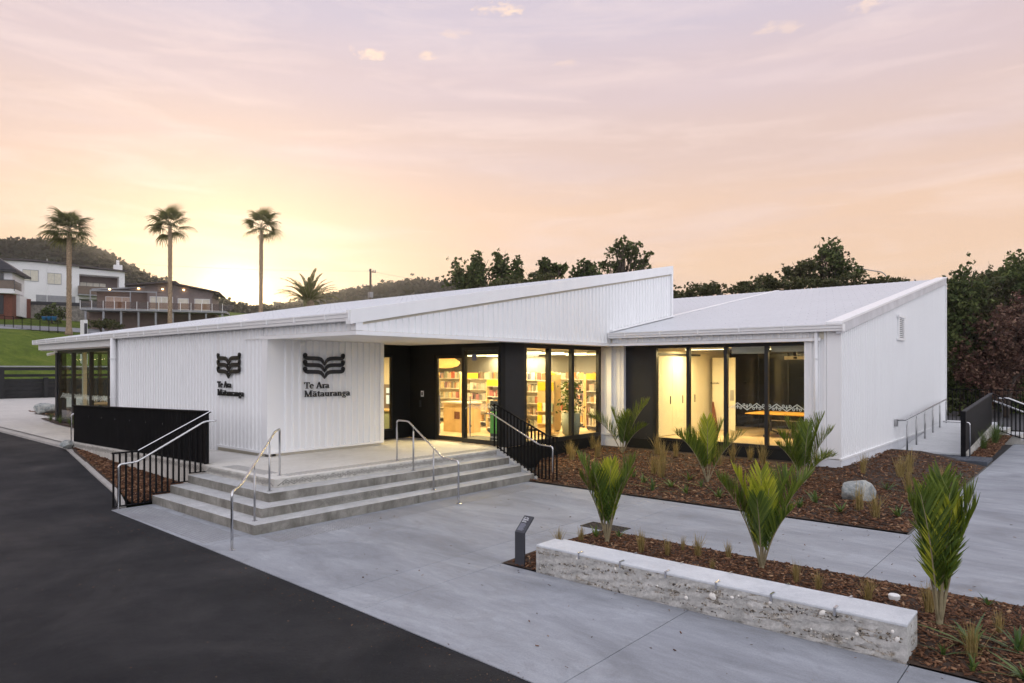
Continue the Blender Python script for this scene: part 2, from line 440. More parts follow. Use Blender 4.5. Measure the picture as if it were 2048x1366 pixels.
attr_mat('green_blade', [(0.1, (0.03, 0.06, 0.02)), (0.5, (0.06, 0.12, 0.03)), (0.9, (0.15, 0.20, 0.05))], 0.5, 0.2, 0.4, nscale=5)
attr_mat('tree_dark', [(0.15, (0.020, 0.030, 0.013)), (0.5, (0.080, 0.110, 0.040)), (0.85, (0.24, 0.28, 0.095))], 0.7, 0.3, 0.2, (0.10, 0.12, 0.02), nscale=0.7, nmix=0.5)
attr_mat('tree_olive', [(0.15, (0.030, 0.036, 0.016)), (0.5, (0.075, 0.085, 0.035)), (0.85, (0.18, 0.17, 0.075))], 0.7, 0.2, 0.2, (0.16, 0.16, 0.03), nscale=0.7, nmix=0.5)
attr_mat('tree_plum', [(0.15, (0.045, 0.024, 0.020)), (0.5, (0.13, 0.072, 0.055)), (0.80, (0.22, 0.14, 0.09)), (0.95, (0.55, 0.20, 0.25))], 0.7, 0.15, 0.2, (0.16, 0.06, 0.05), nscale=0.7, nmix=0.35)
attr_mat('tree_far', [(0.15, (0.016, 0.020, 0.014)), (0.5, (0.032, 0.036, 0.022)), (0.85, (0.062, 0.06, 0.035))], 0.8, 0.1, 0.1, nscale=0.05, nmix=0.6)
attr_mat('palm_leaf', [(0.1, (0.030, 0.042, 0.016)), (0.5, (0.070, 0.090, 0.028)), (0.9, (0.16, 0.17, 0.05))], 0.5, 0.45, 0.4, (0.22, 0.22, 0.05), nscale=1)
def bookmat():
    m, nt, b = new_mat('book_mat')
    oi = N(nt, 'ShaderNodeObjectInfo')
    nt.links.new(cramp(nt, oi.outputs['Random'], [(0.0, (0.10, 0.13, 0.22)), (0.15, (0.45, 0.12, 0.07)), (0.3, (0.66, 0.60, 0.50)), (0.5, (0.25, 0.28, 0.22)), (0.62, (0.70, 0.66, 0.58)), (0.75, (0.70, 0.40, 0.10)), (0.88, (0.12, 0.11, 0.11)), (1.0, (0.60, 0.55, 0.48))]), b.inputs['Base Color'])
    b.inputs['Roughness'].default_value = 0.5
bookmat()

# ------------------------------------------------------------------ helpers
ORIG = {}
def thing(name, label, cat, loc=(0, 0, 0), group=None, rz=0.0):
    o = bpy.data.objects.new(name, None)
    COL.objects.link(o)
    o.empty_display_size = 0.2
    o.location = loc
    o.rotation_euler = (0, 0, rz)
    o['label'] = label; o['category'] = cat
    if group:
        o['group'] = group
    ORIG[o] = Vector(loc) if rz == 0 else Vector((0, 0, 0))
    return o
def tag(o, label=None, cat=None, group=None, kind=None):
    if label: o['label'] = label
    if cat: o['category'] = cat
    if group: o['group'] = group
    if kind: o['kind'] = kind
    return o
def link_mesh(name, me, mat, parent=None, org=Vector((0, 0, 0))):
    o = bpy.data.objects.new(name, me)
    COL.objects.link(o)
    if mat is not None and not me.materials:
        me.materials.append(MATS[mat] if isinstance(mat, str) else mat)
    if parent is not None:
        o.parent = parent
        ORIG[o] = ORIG.get(parent, Vector((0, 0, 0)))
    else:
        o.location = org
        ORIG[o] = Vector(org)
    return o
class MB:
    def __init__(s):
        s.v = []; s.f = []
    def add(s, vs, fs):
        n = len(s.v)
        s.v += [tuple(v) for v in vs]
        s.f += [tuple(i + n for i in f) for f in fs]
        return s
    def box(s, x0, x1, y0, y1, z0, z1):
        vs = [(x, y, z) for z in (z0, z1) for y in (y0, y1) for x in (x0, x1)]
        return s.add(vs, [(0, 2, 3, 1), (4, 5, 7, 6), (0, 1, 5, 4), (2, 6, 7, 3), (0, 4, 6, 2), (1, 3, 7, 5)])
    def obox(s, c, size, M=None):
        hx, hy, hz = (a / 2 for a in size)
        vs = [Vector((x, y, z)) for z in (-hz, hz) for y in (-hy, hy) for x in (-hx, hx)]
        if M is not None:
            vs = [M @ v for v in vs]
        c = Vector(c)
        return s.add([v + c for v in vs], [(0, 2, 3, 1), (4, 5, 7, 6), (0, 1, 5, 4), (2, 6, 7, 3), (0, 4, 6, 2), (1, 3, 7, 5)])
    def prism(s, poly, z0, z1, axis='z', top=None):
        """poly in the plane across axis; z0/z1 along it (z1 may be a list per vertex)"""
        n = len(poly)
        def P(p, h):
            if axis == 'z': return (p[0], p[1], h)
            if axis == 'x': return (h, p[0], p[1])
            return (p[0], h, p[1])
        z0s = z0 if isinstance(z0, (list, tuple)) else [z0] * n
        z1s = z1 if isinstance(z1, (list, tuple)) else [z1] * n
        vs = [P(p, h) for p, h in zip(poly, z0s)] + [P(p, h) for p, h in zip(poly, z1s)]
        fs = [tuple(range(n - 1, -1, -1)), tuple(range(n, 2 * n))] + [(i, (i + 1) % n, n + (i + 1) % n, n + i) for i in range(n)]
        return s.add(vs, fs)
    def tube(s, pts, r, n=8, caps=True):
        pts = [Vector(p) for p in pts]
        rs = r if isinstance(r, (list, tuple)) else [r] * len(pts)
        base = len(s.v)
        prev = None
        for i, p in enumerate(pts):
            t = ((pts[min(i + 1, len(pts) - 1)] - p).normalized() + (p - pts[max(i - 1, 0)]).normalized())
            if t.length < 1e-6: t = Vector((0, 0, 1))
            t.normalize()
            if prev is None:
                a = t.orthogonal().normalized()
            else:
                a = prev - t * prev.dot(t)
                a = a.normalized() if a.length > 1e-5 else t.orthogonal().normalized()
            prev = a
            b = t.cross(a)
            k = 1.0
            if 0 < i < len(pts) - 1:
                d1 = (p - pts[i - 1]).normalized()
                k = 1 / max(0.5, d1.dot(t))
            for j in range(n):
                an = 2 * math.pi * j / n
                s.v.append(tuple(p + (a * math.cos(an) + b * math.sin(an)) * rs[i] * (k if n > 4 else 1)))
        for i in range(len(pts) - 1):
            for j in range(n):
                q = base + i * n
                s.f.append((q + j, q + (j + 1) % n, q + n + (j + 1) % n, q + n + j))
        if caps:
            s.f.append(tuple(base + j for j in range(n - 1, -1, -1)))
            q = base + (len(pts) - 1) * n
            s.f.append(tuple(q + j for j in range(n)))
        return s
    def lathe(s, prof, c=(0, 0, 0), n=24):
        base = len(s.v)
        for r, z in prof:
            for j in range(n):
                a = 2 * math.pi * j / n
                s.v.append((c[0] + r * math.cos(a), c[1] + r * math.sin(a), c[2] + z))
        for i in range(len(prof) - 1):
            for j in range(n):
                q = base + i * n
                s.f.append((q + j, q + (j + 1) % n, q + n + (j + 1) % n, q + n + j))
        s.f.append(tuple(base + j for j in range(n - 1, -1, -1)))
        q = base + (len(prof) - 1) * n
        s.f.append(tuple(q + j for j in range(n)))
        return s
    def mesh(s, name, smooth=False, org=Vector((0, 0, 0))):
        me = bpy.data.meshes.new(name)
        me.from_pydata([(v[0] - org[0], v[1] - org[1], v[2] - org[2]) for v in s.v], [], s.f)
        if smooth:
            me.polygons.foreach_set('use_smooth', [True] * len(me.polygons))
        me.update()
        return me
    def build(s, name, mat, parent=None, smooth=False, org=None, bevel=0.0, seg=2, autosmooth=False):
        o_ = ORIG[parent] if parent is not None else Vector(org or (0, 0, 0))
        o = link_mesh(name, s.mesh(name, smooth or autosmooth, o_), mat, parent, o_)
        if autosmooth:
            try:
                o.data.set_sharp_from_angle(angle=R(35))
            except Exception:
                pass
        if bevel:
            m = o.modifiers.new('bevel', 'BEVEL'); m.width = bevel; m.segments = seg; m.limit_method = 'ANGLE'
        return o
def npmesh(name, V, F, var=None, smooth=False):
    """V (n,3) F (m,k) arrays; per face random value"""
    me = bpy.data.meshes.new(name)
    n, m, k = len(V), len(F), F.shape[1]
    me.vertices.add(n); me.vertices.foreach_set('co', np.asarray(V, np.float32).ravel())
    me.loops.add(m * k); me.loops.foreach_set('vertex_index', np.asarray(F, np.int32).ravel())
    me.polygons.add(m); me.polygons.foreach_set('loop_start', np.arange(0, m * k, k, dtype=np.int32))
    me.polygons.foreach_set('loop_total', np.full(m, k, np.int32))
    if smooth:
        me.polygons.foreach_set('use_smooth', np.ones(m, bool))
    if var is not None:
        a = me.attributes.new('var', 'FLOAT', 'FACE')
        a.data.foreach_set('value', np.asarray(var, np.float32))
    me.update(calc_edges=True)
    me.validate()
    return me
def copy_tree(o, parent=None):
    c = o.copy(); COL.objects.link(c)
    c.parent = parent
    for ch in o.children:
        copy_tree(ch, c)
    return c
def struct(name, mb, mat, org=(0, 0, 0), **k):
    return tag(mb.build(name, mat, None, org=org, **k), kind='structure')
rng = np.random.default_rng(7)
random.seed(7)

# ------------------------------------------------------------------ ground
GX = [-3000, -57, -40, -31, -24.5, -22, -20, -17, -15.2, 3000]
GZ = [0.72, 0.70, 0.62, 0.50, 0.35, 0.25, 0.15, 0.05, 0.0, 0.0]
def zg(x):
    return float(np.interp(x, GX, GZ))
FL = 0.68
m = MB()
NS = 48
m.add([(0, 0, -0.3)] + [(3500 * math.cos(2 * math.pi * i / NS), 3500 * math.sin(2 * math.pi * i / NS), -0.3) for i in range(NS)],
      [(0, 1 + i, 1 + (i + 1) % NS) for i in range(NS)])
struct('ground', m, 'ground_mat')

# asphalt car park with its kerb-side outline; rises gently to the left
xs = [-90, -57, -48, -40, -35.5, -31.3, -28, -24.45, -22, -19.8, -16.9, -15.15, -15.15 + 1e-3, -9, -3.9, 6, 30]
def road_edge(x):
    return float(np.interp(x, [-90, -31.3, -24.45, -19.8, -16.9, -15.3, -15.15, -15.149, 30], [6.75, 6.75, 7.0, 6.25, 5.77, 5.35, 5.15, 5.08, 4.93]))
m = MB()
ys = [-60, -25, -8, 0, 3]
for x in xs:
    for y in ys:
        m.v.append((x, y, zg(x) - (0.012 if x > -15.2 else 0)))
    m.v.append((x, road_edge(x) + (0.15 if x > -15.16 else 0), zg(x) - (0.012 if x > -15.2 else 0)))
k = len(ys) + 1
for i in range(len(xs) - 1):
    for j in range(k - 1):
        m.f.append((i * k + j, (i + 1) * k + j, (i + 1) * k + j + 1, i * k + j + 1))
struct('asphalt_car_park', m, 'asphalt')

# plaza: slab pieces with recessed saw-cut joints
pz = bpy.data.objects.new('plaza', None); COL.objects.link(pz); pz['kind'] = 'structure'; ORIG[pz] = Vector((0, 0, 0))
base = MB().box(-15.0, 8.9, 5.3, 59, -0.25, -0.045)
tag(base.build('slab_bed', 'joint_dark', pz), 'dark bed in the joints under the slabs')
J = 0.004
def slab(x0, x1, y0, y1, zt=0.0, mat='plaza_concrete', bev=0.004):
    MB().box(x0 + J, x1 - J, y0 + J, y1 - J, -0.06, zt).build('slab', mat, pz, bevel=bev, seg=1)
def front_edge(x):
    return float(np.interp(x, [-15.2, -9.0, -3.9, 4], [5.14, 5.01, 4.82, 4.55]))
def slab_front(x0, x1, y1):
    MB().prism([(x0 + J, front_edge(x0)), (x1 - J, front_edge(x1)), (x1 - J, y1 - J), (x0 + J, y1 - J)], -0.06, 0.0).build('slab', 'plaza_concrete', pz, bevel=0.004, seg=1)
slab_front(-15.1, -10.95, 5.96)
slab_front(-10.95, -7.4, 13.3); slab_front(-7.4, -6.64, 13.3)
slab_front(-6.64, -3.69, 7.46); slab_front(-3.69, -1.4, 7.46); slab_front(-1.4, 3.6, 7.46)
slab(-6.64, -2.47, 10.16, 13.3); slab(-2.47, 3.6, 10.16, 13.3)
slab_front(3.6, 9, 60)
slab(-2.5, 3.6, 13.3, 17.6); slab(-2.5, 3.6, 17.6, 22.4); slab(-2.5, 3.6, 22.4, 27.0); slab(-2.5, 3.6, 27.0, 32); slab(-2.5, 3.6, 32, 60)

# concrete path at the left end, on the rising ground
m = MB()
lx = [-24.45, -28, -31.3, -35.5, -40, -48, -56.4]
for x in lx:
    for y in (road_edge(x) + 0.28, 8.2, 9.35, 14, 30):
        m.v.append((x, y, zg(x) + 0.10))
for i in range(len(lx) - 1):
    for j in range(4):
        a = i * 5 + j
        m.f.append((a, a + 1, a + 6, a + 5))
struct('left_path', m, 'path_left')
# kerb: a real step along the car park
def kerb(pts, w, name='kerb', h=0.09):
    m = MB()
    P = [Vector((x, y)) for x, y in pts]
    L = []
    for i, p in enumerate(P):
        t = (P[min(i + 1, len(P) - 1)] - P[max(i - 1, 0)]).normalized()
        nrm = Vector((-t.y, t.x))
        if nrm.y < 0: nrm = -nrm
        q = p + nrm * w
        z = zg(p.x)
        L.append([(p.x, p.y, z - 0.1), (p.x, p.y + 0.015, z + h), (q.x, q.y, z + h + 0.01), (q.x, q.y, z - 0.1)])
    for l in L: m.v += l
    for i in range(len(P) - 1):
        for j in range(4):
            a = i * 4 + j; b = i * 4 + (j + 1) % 4
            m.f.append((a, b, b + 4, a + 4))
    m.f.append((0, 1, 2, 3)); n = len(m.v); m.f.append((n - 1, n - 2, n - 3, n - 4))
    return struct(name, m, 'asph_kerb')
kerb([(x, road_edge(x)) for x in (-15.3, -16.9, -19.8, -22, -24.45)], 0.13, h=0.03)
kerb([(x, road_edge(x)) for x in (-24.45, -28, -31.3, -35.5, -40, -48, -56.4)], 0.42, 'kerb', 0.06)

# planting beds: soil sheets, edging and bark
def zbed(x, y):
    return 0.02 + min(0.30, max(0.0, y - 13.4) * 0.055) * max(0.0, min(1.0, (-2.55 - x) / 1.6))
def bed(name, rows, zf):
    """rows: list of (y, x0, x1)"""
    m = MB()
    for y, x0, x1 in rows:
        for i in range(9):
            x = x0 + (x1 - x0) * i / 8
            m.v.append((x, y, zf(x, y)))
    for r in range(len(rows) - 1):
        for i in range(8):
            a = r * 9 + i
            m.f.append((a, a + 1, a + 10, a + 9))
    return struct(name, m, 'soil', smooth=True)
def za(x, y): return zbed(x, y)
bed('planting_bed', [(13.33, -10.95, -2.52), (14.2, -11.2, -2.52), (16, -12.7, -2.52), (18.6, -12.7, -2.52), (19.3, -12.7, -2.52), (24.1, -5.2, -2.52)], za)
def zb(x, y): return 0.012 + 0.03 * math.sin(max(0, min(1, (y - 7.47) / 2.7)) * math.pi)
bed('planting_bed', [(7.47, -6.63, 3.5), (8.2, -6.63, 3.5), (9, -6.63, 3.5), (9.6, -6.63, 3.5), (10.15, -6.63, 3.5)], zb)
def zc(x, y): return zg(x) + 0.02 + 0.08 * max(0, min(1, (y - road_edge(x)) / 1.2)) + max(0, (-20 - x)) * 0.012
bed('planting_bed', [(5.9, -16.9, -15.25), (6.1, -18.4, -15.2), (6.5, -20.6, -15.2), (6.9, -23.3, -15.2), (7.15, -24.3, -15.2)], zc)
def zd(x, y): return 0.12 + max(0, y - 25) * 0.03
bed('planting_bed', [(25.35, -3.1, -2.52), (28, -3.1, -2.52), (31.8, -3.1, -2.52)], zd)
def ze(x, y): return zg(x) + 0.125
bed('planting_bed', [(9.35, -35.2, -27), (9.1, -35.0, -27), (8.75, -31.5, -27)][::-1], ze)
bed('planting_bed', [(9.75, -38.5, -33.5), (10.8, -41.0, -33.5), (12.4, -42.5, -33.5)], ze)
def edge(x0, x1, y0, y1, z=0.006):
    struct('bed_edging', MB().box(x0, x1, y0, y1, -0.1, z), 'edging')
edge(-6.64, 3.55, 10.115, 10.155); edge(-6.655, -6.60, 7.47, 10.11); edge(-2.53, -2.505, 13.35, 25.3)

def chips(name, n, sample, smin, smax, label):
    P = sample(n)
    a = rng.uniform(0, 2 * np.pi, n); L = rng.uniform(smin, smax, n); W = L * rng.uniform(0.22, 0.5, n)
    u = np.stack([np.cos(a), np.sin(a), rng.normal(0, 0.28, n)], 1); u /= np.linalg.norm(u, axis=1)[:, None]
    w = np.stack([-np.sin(a), np.cos(a), rng.normal(0, 0.3, n)], 1); w /= np.linalg.norm(w, axis=1)[:, None]
    up = np.array([0, 0, 1.0])
    u = u * L[:, None] / 2; w = w * W[:, None] / 2
    th = (W * 0.28)[:, None] * up
    V = np.stack([P - u - w, P + u - w * 0.6, P + u * 0.9 + w, P - u * 0.8 + w, P - u - w + th, P + u - w * 0.6 + th, P + u * 0.9 + w + th, P - u * 0.8 + w + th], 1).reshape(-1, 3)
    b = np.arange(n)[:, None] * 8
    F = np.concatenate([b + np.array(f) for f in ((4, 5, 6, 7), (0, 1, 5, 4), (1, 2, 6, 5), (2, 3, 7, 6), (3, 0, 4, 7))], 0)
    v = rng.beta(1.6, 2.2, n)
    o = link_mesh(name, npmesh(name, V, F, np.tile(v, 5)), 'bark')
    return tag(o, label, 'mulch', kind='stuff')
def samp(fn, zf):
    def s(n):
        out = []
        while len(out) < n:
            p = fn()
            if p: out.append((p[0], p[1], zf(*p) + random.uniform(0.002, 0.02)))
        return np.array(out)
    return s
def inA():
    x, y = random.uniform(-12.6, -2.55), random.uniform(13.36, 25)
    if y < 16 and x < -10.95 - (y - 13.3) * 0.62: return None
    if y > 18.6 and x < -5.1: return None
    if y > 23.6: return None
    if y > 17 and random.random() < 0.45: return None
    return x, y
chips('bark_mulch', 17000, samp(inA, za), 0.03, 0.10, 'brown bark mulch covering the bed in front of the right wing')
def inB():
    x, y = random.uniform(-6.58, 2.2), random.uniform(7.49, 10.1)
    if x > -6.0 and x < -1.42 and y < 7.96: return None
    if x > 0.6 and random.random() < 0.6: return None
    return x, y
chips('bark_mulch', 15000, samp(inB, zb), 0.02, 0.075, 'bark chips covering the narrow bed behind the low seat wall')
def inC():
    x = random.uniform(-24, -15.25); y = random.uniform(5.6, 7.12)
    if y < road_edge(x) + 0.2: return None
    return x, y
chips('bark_mulch', 3500, samp(inC, zc), 0.05, 0.14, 'dark bark in the strip below the solid black ramp fence')
chips('bark_mulch', 1500, samp(lambda: (random.uniform(-3.08, -2.55), random.uniform(25.4, 31.7)), zd), 0.04, 0.12, 'bark beside the right-hand ramp wall')
chips('bark_mulch', 1200, samp(lambda: (random.uniform(-40, -33.6), random.uniform(9.9, 12.2)), ze), 0.05, 0.15, 'bark round the boulder at the left end of the building')
# grassy bank behind the black retaining wall, rising to the houses
LX = [-56.9, -62, -70, -78, -86, -92, -98, -108, -120, -145, -200]
LZ = [2.05, 2.6, 3.8, 5.1, 6.2, 6.7, 7.2, 8.6, 10.0, 13, 20]
def zlawn(x, y):
    return float(np.interp(-x, [-a for a in LX], LZ)) + 0.25 * math.sin(y * 0.11 + x * 0.07)
m = MB()
gx = list(np.linspace(-56.9, -100, 40)) + [-108, -120, -145, -200]
gy = list(np.linspace(-70, 130, 60))
for x in gx:
    for y in gy:
        m.v.append((x, y, zlawn(x, y) + random.uniform(-0.05, 0.05)))
for i in range(len(gx) - 1):
    for j in range(len(gy) - 1):
        a = i * 60 + j
        m.f.append((a, a + 1, a + 61, a + 60))
struct('lawn', m, 'lawn', smooth=True)
m = MB()
for y in gy:
    m.v += [(-98.5, y, zlawn(-98.5, y) + 0.08), (-104, y, zlawn(-104, y) + 0.08)]
for j in range(59):
    a = j * 2
    m.f.append((a, a + 2, a + 3, a + 1))
struct('hillside_driveway', m, 'driveway', smooth=True)

o = chips('road_grit', 900, samp(lambda: (random.uniform(-15, -1), (lambda a: a if random.random() < 0.5 else random.uniform(-1, 4.9))(4.9 - abs(random.gauss(0, 0.25)))), lambda x, y: -0.012), 0.006, 0.022, 'fine pale grit and small leaves lying on the asphalt')
o['category'] = 'grit'

# ------------------------------------------------------------------ the library building
SOF = 3.59; XG = -11.95; XW = -15.5; YF = 8.8; XL = -34.0; YB = 22.75; SL = 0.1785
def roofz(y): return 4.03 + (y - 8.62) * SL
def roofz2(y): return 3.98 + (y - 18.5) * 0.1735
B = thing('library_building', 'white ribbed-steel library with two sloping roofs, glazed entrance porch and black window frames', 'building', (-12, 8.8, 0))
def ribwall(name, p0, p1, nrm, zb, zt, pitch=0.19, dep=0.032, mat='white_steel', parent=B):
    p0 = Vector((*p0, 0)); p1 = Vector((*p1, 0)); n = Vector((*nrm, 0)).normalized()
    L = (p1 - p0).length; u = (p1 - p0) / L
    zbf = zb if callable(zb) else (lambda s: zb)
    ztf = zt if callable(zt) else (lambda s: zt)
    ss = []
    k = 0
    while k * pitch < L:
        for a, d in ((0, 0), (0.50, 0), (0.62, 1), (0.88, 1)):
            s = (k + a) * pitch
            if s < L: ss.append((s, d))
        k += 1
    ss.append((L, 0))
    m = MB()
    for s, d in ss:
        q = p0 + u * s + n * (dep * d)
        m.v.append((q.x, q.y, zbf(s))); m.v.append((q.x, q.y, ztf(s)))
    for i in range(len(ss) - 1):
        m.f.append((2 * i, 2 * i + 2, 2 * i + 3, 2 * i + 1))
    return m.build(name, mat, parent)
def part(name, mat, mb, parent=B, **k):
    return mb.build(name, mat, parent, **k)
E_ = 0.004
# ribbed cladding
w = ribwall('cladding', (-25.45, YF), (-18.12, YF), (0, -1), 0.62, 3.9); w['label'] = 'ribbed white wall beside the ramp'
w = ribwall('cladding', (-18.12, YF), (-15.72, YF), (0, -1), 0.80, 3.9); w['label'] = 'ribbed white wall with the left sign'
ribwall('cladding', (-15.72, YF), (XG, YF), (0, -1), 3.66, 3.9)
w = ribwall('cladding', (XG, YF), (XG, YB), (1, 0), 3.66, lambda s: roofz(YF + s) - 0.30); w['label'] = 'tall sloping ribbed gable over the entrance'
w = ribwall('cladding', (XW, 9.12), (XW, 12.2), (1, 0), 0.80, SOF - 0.02, 0.2, 0.045); w['label'] = 'ribbed porch wall with the right sign'
ribwall('cladding', (-12.58, 19.1), (-11.68, 19.1), (0, -1), 0.72, SOF - 0.03)
ribwall('cladding', (XG + 0.1, 18.65), (-5.62, 18.65), (0, -1), 3.66, 3.86)
w = ribwall('cladding', (-5.05, 18.72), (-5.05, 34.0), (1, 0), 0.55, lambda s: roofz2(18.72 + s) - 0.26); w['label'] = 'ribbed side wall of the right wing'
ribwall('cladding', (-5.9, 18.68), (-5.36, 18.68), (0, -1), 0.55, 3.86, 0.18)
# flashings and corner trims
part('flashing', 'white_steel', MB().box(-15.74, XW + 0.02, YF - 0.05, 9.13, 0.78, SOF))
part('flashing', 'white_steel', MB().box(XW - 0.15, XW + 0.055, 12.2, 12.32, 0.78, SOF))
part('flashing', 'white_steel', MB().box(-12.28, -12.12, 19.0, 19.1, 0.72, SOF - 0.01))
part('flashing', 'white_steel', MB().box(-11.74, -11.66, 19.02, 19.2, 0.72, SOF - 0.01))
part('flashing', 'white_steel', MB().box(-5.36, -5.02, 18.64, 18.74, 0.53, 3.84))
part('flashing', 'white_steel', MB().box(-5.93, -5.88, 18.66, 19.2, 0.53, SOF))
part('flashing', 'white_steel', MB().box(-25.45, -18.1, YF - 0.06, YF + 0.0, 0.57, 0.62))
part('flashing', 'white_steel', MB().box(-18.1, -15.5, YF - 0.06, YF - 0.001, 0.745, 0.80).box(XW, XW + 0.07, YF - 0.06, 12.3, 0.745, 0.80))
part('flashing', 'white_steel', MB().box(-5.93, -5.36, 18.62, 18.72, 0.50, 0.55).box(-5.05, -4.99, 18.62, 34, 0.50, 0.55))
part('flashing', 'white_steel', MB().box(-12.6, -11.66, 19.03, 19.12, 0.66, 0.72))
def sloped(x0, x1, y0, y1, zlo, zhi, zf):
    m = MB()
    return m.prism([(y0, zf(y0) + zlo), (y1, zf(y1) + zlo), (y1, zf(y1) + zhi), (y0, zf(y0) + zhi)], x0, x1, 'x')
part('barge_flashing', 'white_steel', sloped(XG - 0.1, XG + 0.075, 8.6, YB + 0.06, -0.24, 0.055, roofz))
part('barge_flashing', 'barge_grey', sloped(-5.1, -4.985, 18.5, 34.06, -0.24, 0.01, roofz2))
part('barge_flashing', 'white_steel', sloped(-5.35, -4.96, 18.48, 34.08, 0.012, 0.07, roofz2))
part('apron_flashing', 'white_steel', sloped(-12.2, -11.97, 22.8, 34.0, 0.012, 0.035, roofz2))
part('apron_flashing', 'white_steel', sloped(XG + 0.04, XG + 0.16, 18.6, 22.8, 0.03, 0.075, roofz2))
part('corner_flashing', 'white_steel', MB().box(XG - 0.08, XG + 0.07, YB - 0.05, YB + 0.06, 4.6, roofz(YB) - 0.2))
part('corner_flashing', 'white_steel', MB().box(XG - 0.12, XG + 0.06, YF - 0.06, YF + 0.12, 3.66, 3.95))
part('corner_flashing', 'white_steel', MB().box(-5.1, -4.97, 33.95, 34.06, 0.55, roofz2(34) - 0.2))

# solid wall cores behind the cladding
core = 'plaster_cream'
part('wall', core, MB().box(-25.5, -15.73, YF + 0.012, YF + 0.2, 0.3, 4.0))
part('wall', core, MB().box(-15.73, XG - 0.015, YF + 0.012, YF + 0.2, 3.61, 4.0))
part('wall', core, MB().box(XL, -25.5, YF + 0.012, YF + 0.2, 3.72, 4.0))
part('wall', core, MB().prism([(9.0, 3.61), (YB, 3.61), (YB, roofz(YB) - 0.1), (9.0, roofz(9.0) - 0.1)], XG - 0.2, XG - 0.012, 'x'))
part('wall', core, MB().box(XW - 0.2, XW - 0.012, 9.0, 12.3, 0.3, 3.6))
part('wall', core, MB().box(XL, XG - 0.2, YB - 0.2, YB, 0.3, roofz(YB) - 0.12))
part('wall', core, MB().box(XL, XL + 0.15, 15.0, YB - 0.2, 0.3, 4.4))
part('wall', core, MB().box(-12.6, -11.67, 19.11, 19.3, 0.3, 3.6))
part('wall', core, MB().box(XG, -5.35, 18.662, 18.85, 3.61, 3.9))
part('wall', core, MB().box(-5.9, -5.2, 18.69, 18.9, 0.3, 3.61))
part('wall', core, MB().prism([(18.74, 0.3), (33.98, 0.3), (33.98, roofz2(33.98) - 0.1), (18.74, roofz2(18.74) - 0.1)], -5.25, -5.062, 'x'))
part('wall', core, MB().box(-20, -5.25, 33.8, 33.98, 0.3, roofz2(33.9) - 0.12))
part('wall', core, MB().box(-20, -19.8, YB, 33.8, 0.3, roofz2(22.75)))
part('plinth', 'plinth_concrete', MB().box(-25.4, -18.12, YF + 0.014, YF + 0.1, 0.2, 0.60).box(-18.12, -15.52, YF + 0.02, YF + 0.1, 0.2, 0.76).box(XW - 0.1, XW - 0.02, 9.0, 12.3, 0.6, 0.76))
part('plinth', 'plinth_white', MB().box(-5.2, -5.015, 18.9, 34, -0.2, 0.51).box(-5.93, -5.015, 18.655, 18.9, -0.2, 0.51))
part('plinth', 'plinth_white', MB().box(-12.6, -11.66, 19.06, 19.2, -0.2, 0.665))
part('plinth', 'black_panel', MB().box(-12.66, -12.56, 14.0, 19.06, -0.2, 0.62).box(-11.66, -5.93, 19.12, 19.25, -0.2, 0.62))
# soffits with a white drip edge
part('soffit', 'soffit_white', MB().box(-16.6, XG + 0.035, YF - 0.04, 14.28, 3.575, 3.60).box(-12.75, XG + 0.035, 14.28, 19.2, 3.575, 3.60))
part('soffit_edge', 'white_steel', MB().box(XG - 0.06, XG + 0.075, YF - 0.07, 18.64, 3.565, 3.65).box(-15.78, XG - 0.06, YF - 0.07, YF - 0.01, 3.565, 3.65))
part('soffit', 'soffit_white', MB().box(XG + 0.08, -5.6, 18.62, 19.2, 3.575, 3.60))
part('soffit_edge', 'white_steel', MB().box(XG + 0.08, -5.5, 18.56, 18.63, 3.565, 3.645))
part('soffit', 'soffit_white', MB().box(XL - 0.05, -25.45, 8.85, 9.4, 3.60, 3.64))
part('fascia', 'white_steel', MB().box(XL - 0.08, -25.45, YF - 0.02, YF + 0.06, 3.63, 3.9).box(XL - 0.08, XL, YF + 0.06, 12.5, 3.63, 4.0))

# roofs: ribbed sheets on a slab, with fixing screws
def roof(x0, x1, y0, y1, zf, pitch=0.26):
    n = int((x1 - x0) / pitch)
    m = MB()
    prof = []
    for i in range(n):
        for a, h in ((0, 0), (0.66, 0), (0.76, 1), (0.90, 1)):
            prof.append((x0 + (i + a) * (x1 - x0) / n, h))
    prof.append((x1, 0))
    for x, h in prof:
        m.v += [(x, y0, zf(y0) + 0.009 * h), (x, y1, zf(y1) + 0.009 * h)]
    for i in range(len(prof) - 1):
        m.f.append((2 * i, 2 * i + 2, 2 * i + 3, 2 * i + 1))
    sc_ = MB()
    yy = y0 + 0.35
    while yy < y1:
        for i in range(n):
            x = x0 + (i + 0.83) * (x1 - x0) / n
            sc_.box(x - 0.009, x + 0.009, yy - 0.009, yy + 0.009, zf(yy) + 0.004, zf(yy) + 0.019)
        yy += 0.9
    r = part('roof', 'roof_white', m)
    tag(sc_.build('roof_screw', 'barge_grey', r), kind='stuff')
    part('roof_deck', 'ceiling_paint', sloped(x0 + 0.02, x1 - 0.02, y0 + 0.25, y1 - 0.02, -0.09, -0.012, zf))
    return r
roof(XL - 0.1, XG - 0.11, 8.60, YB + 0.02, roofz)['label'] = 'long low sloping roof over the library hall'
roof(-20, -5.36, 18.46, 34.03, roofz2)['label'] = 'sloping roof of the right wing'

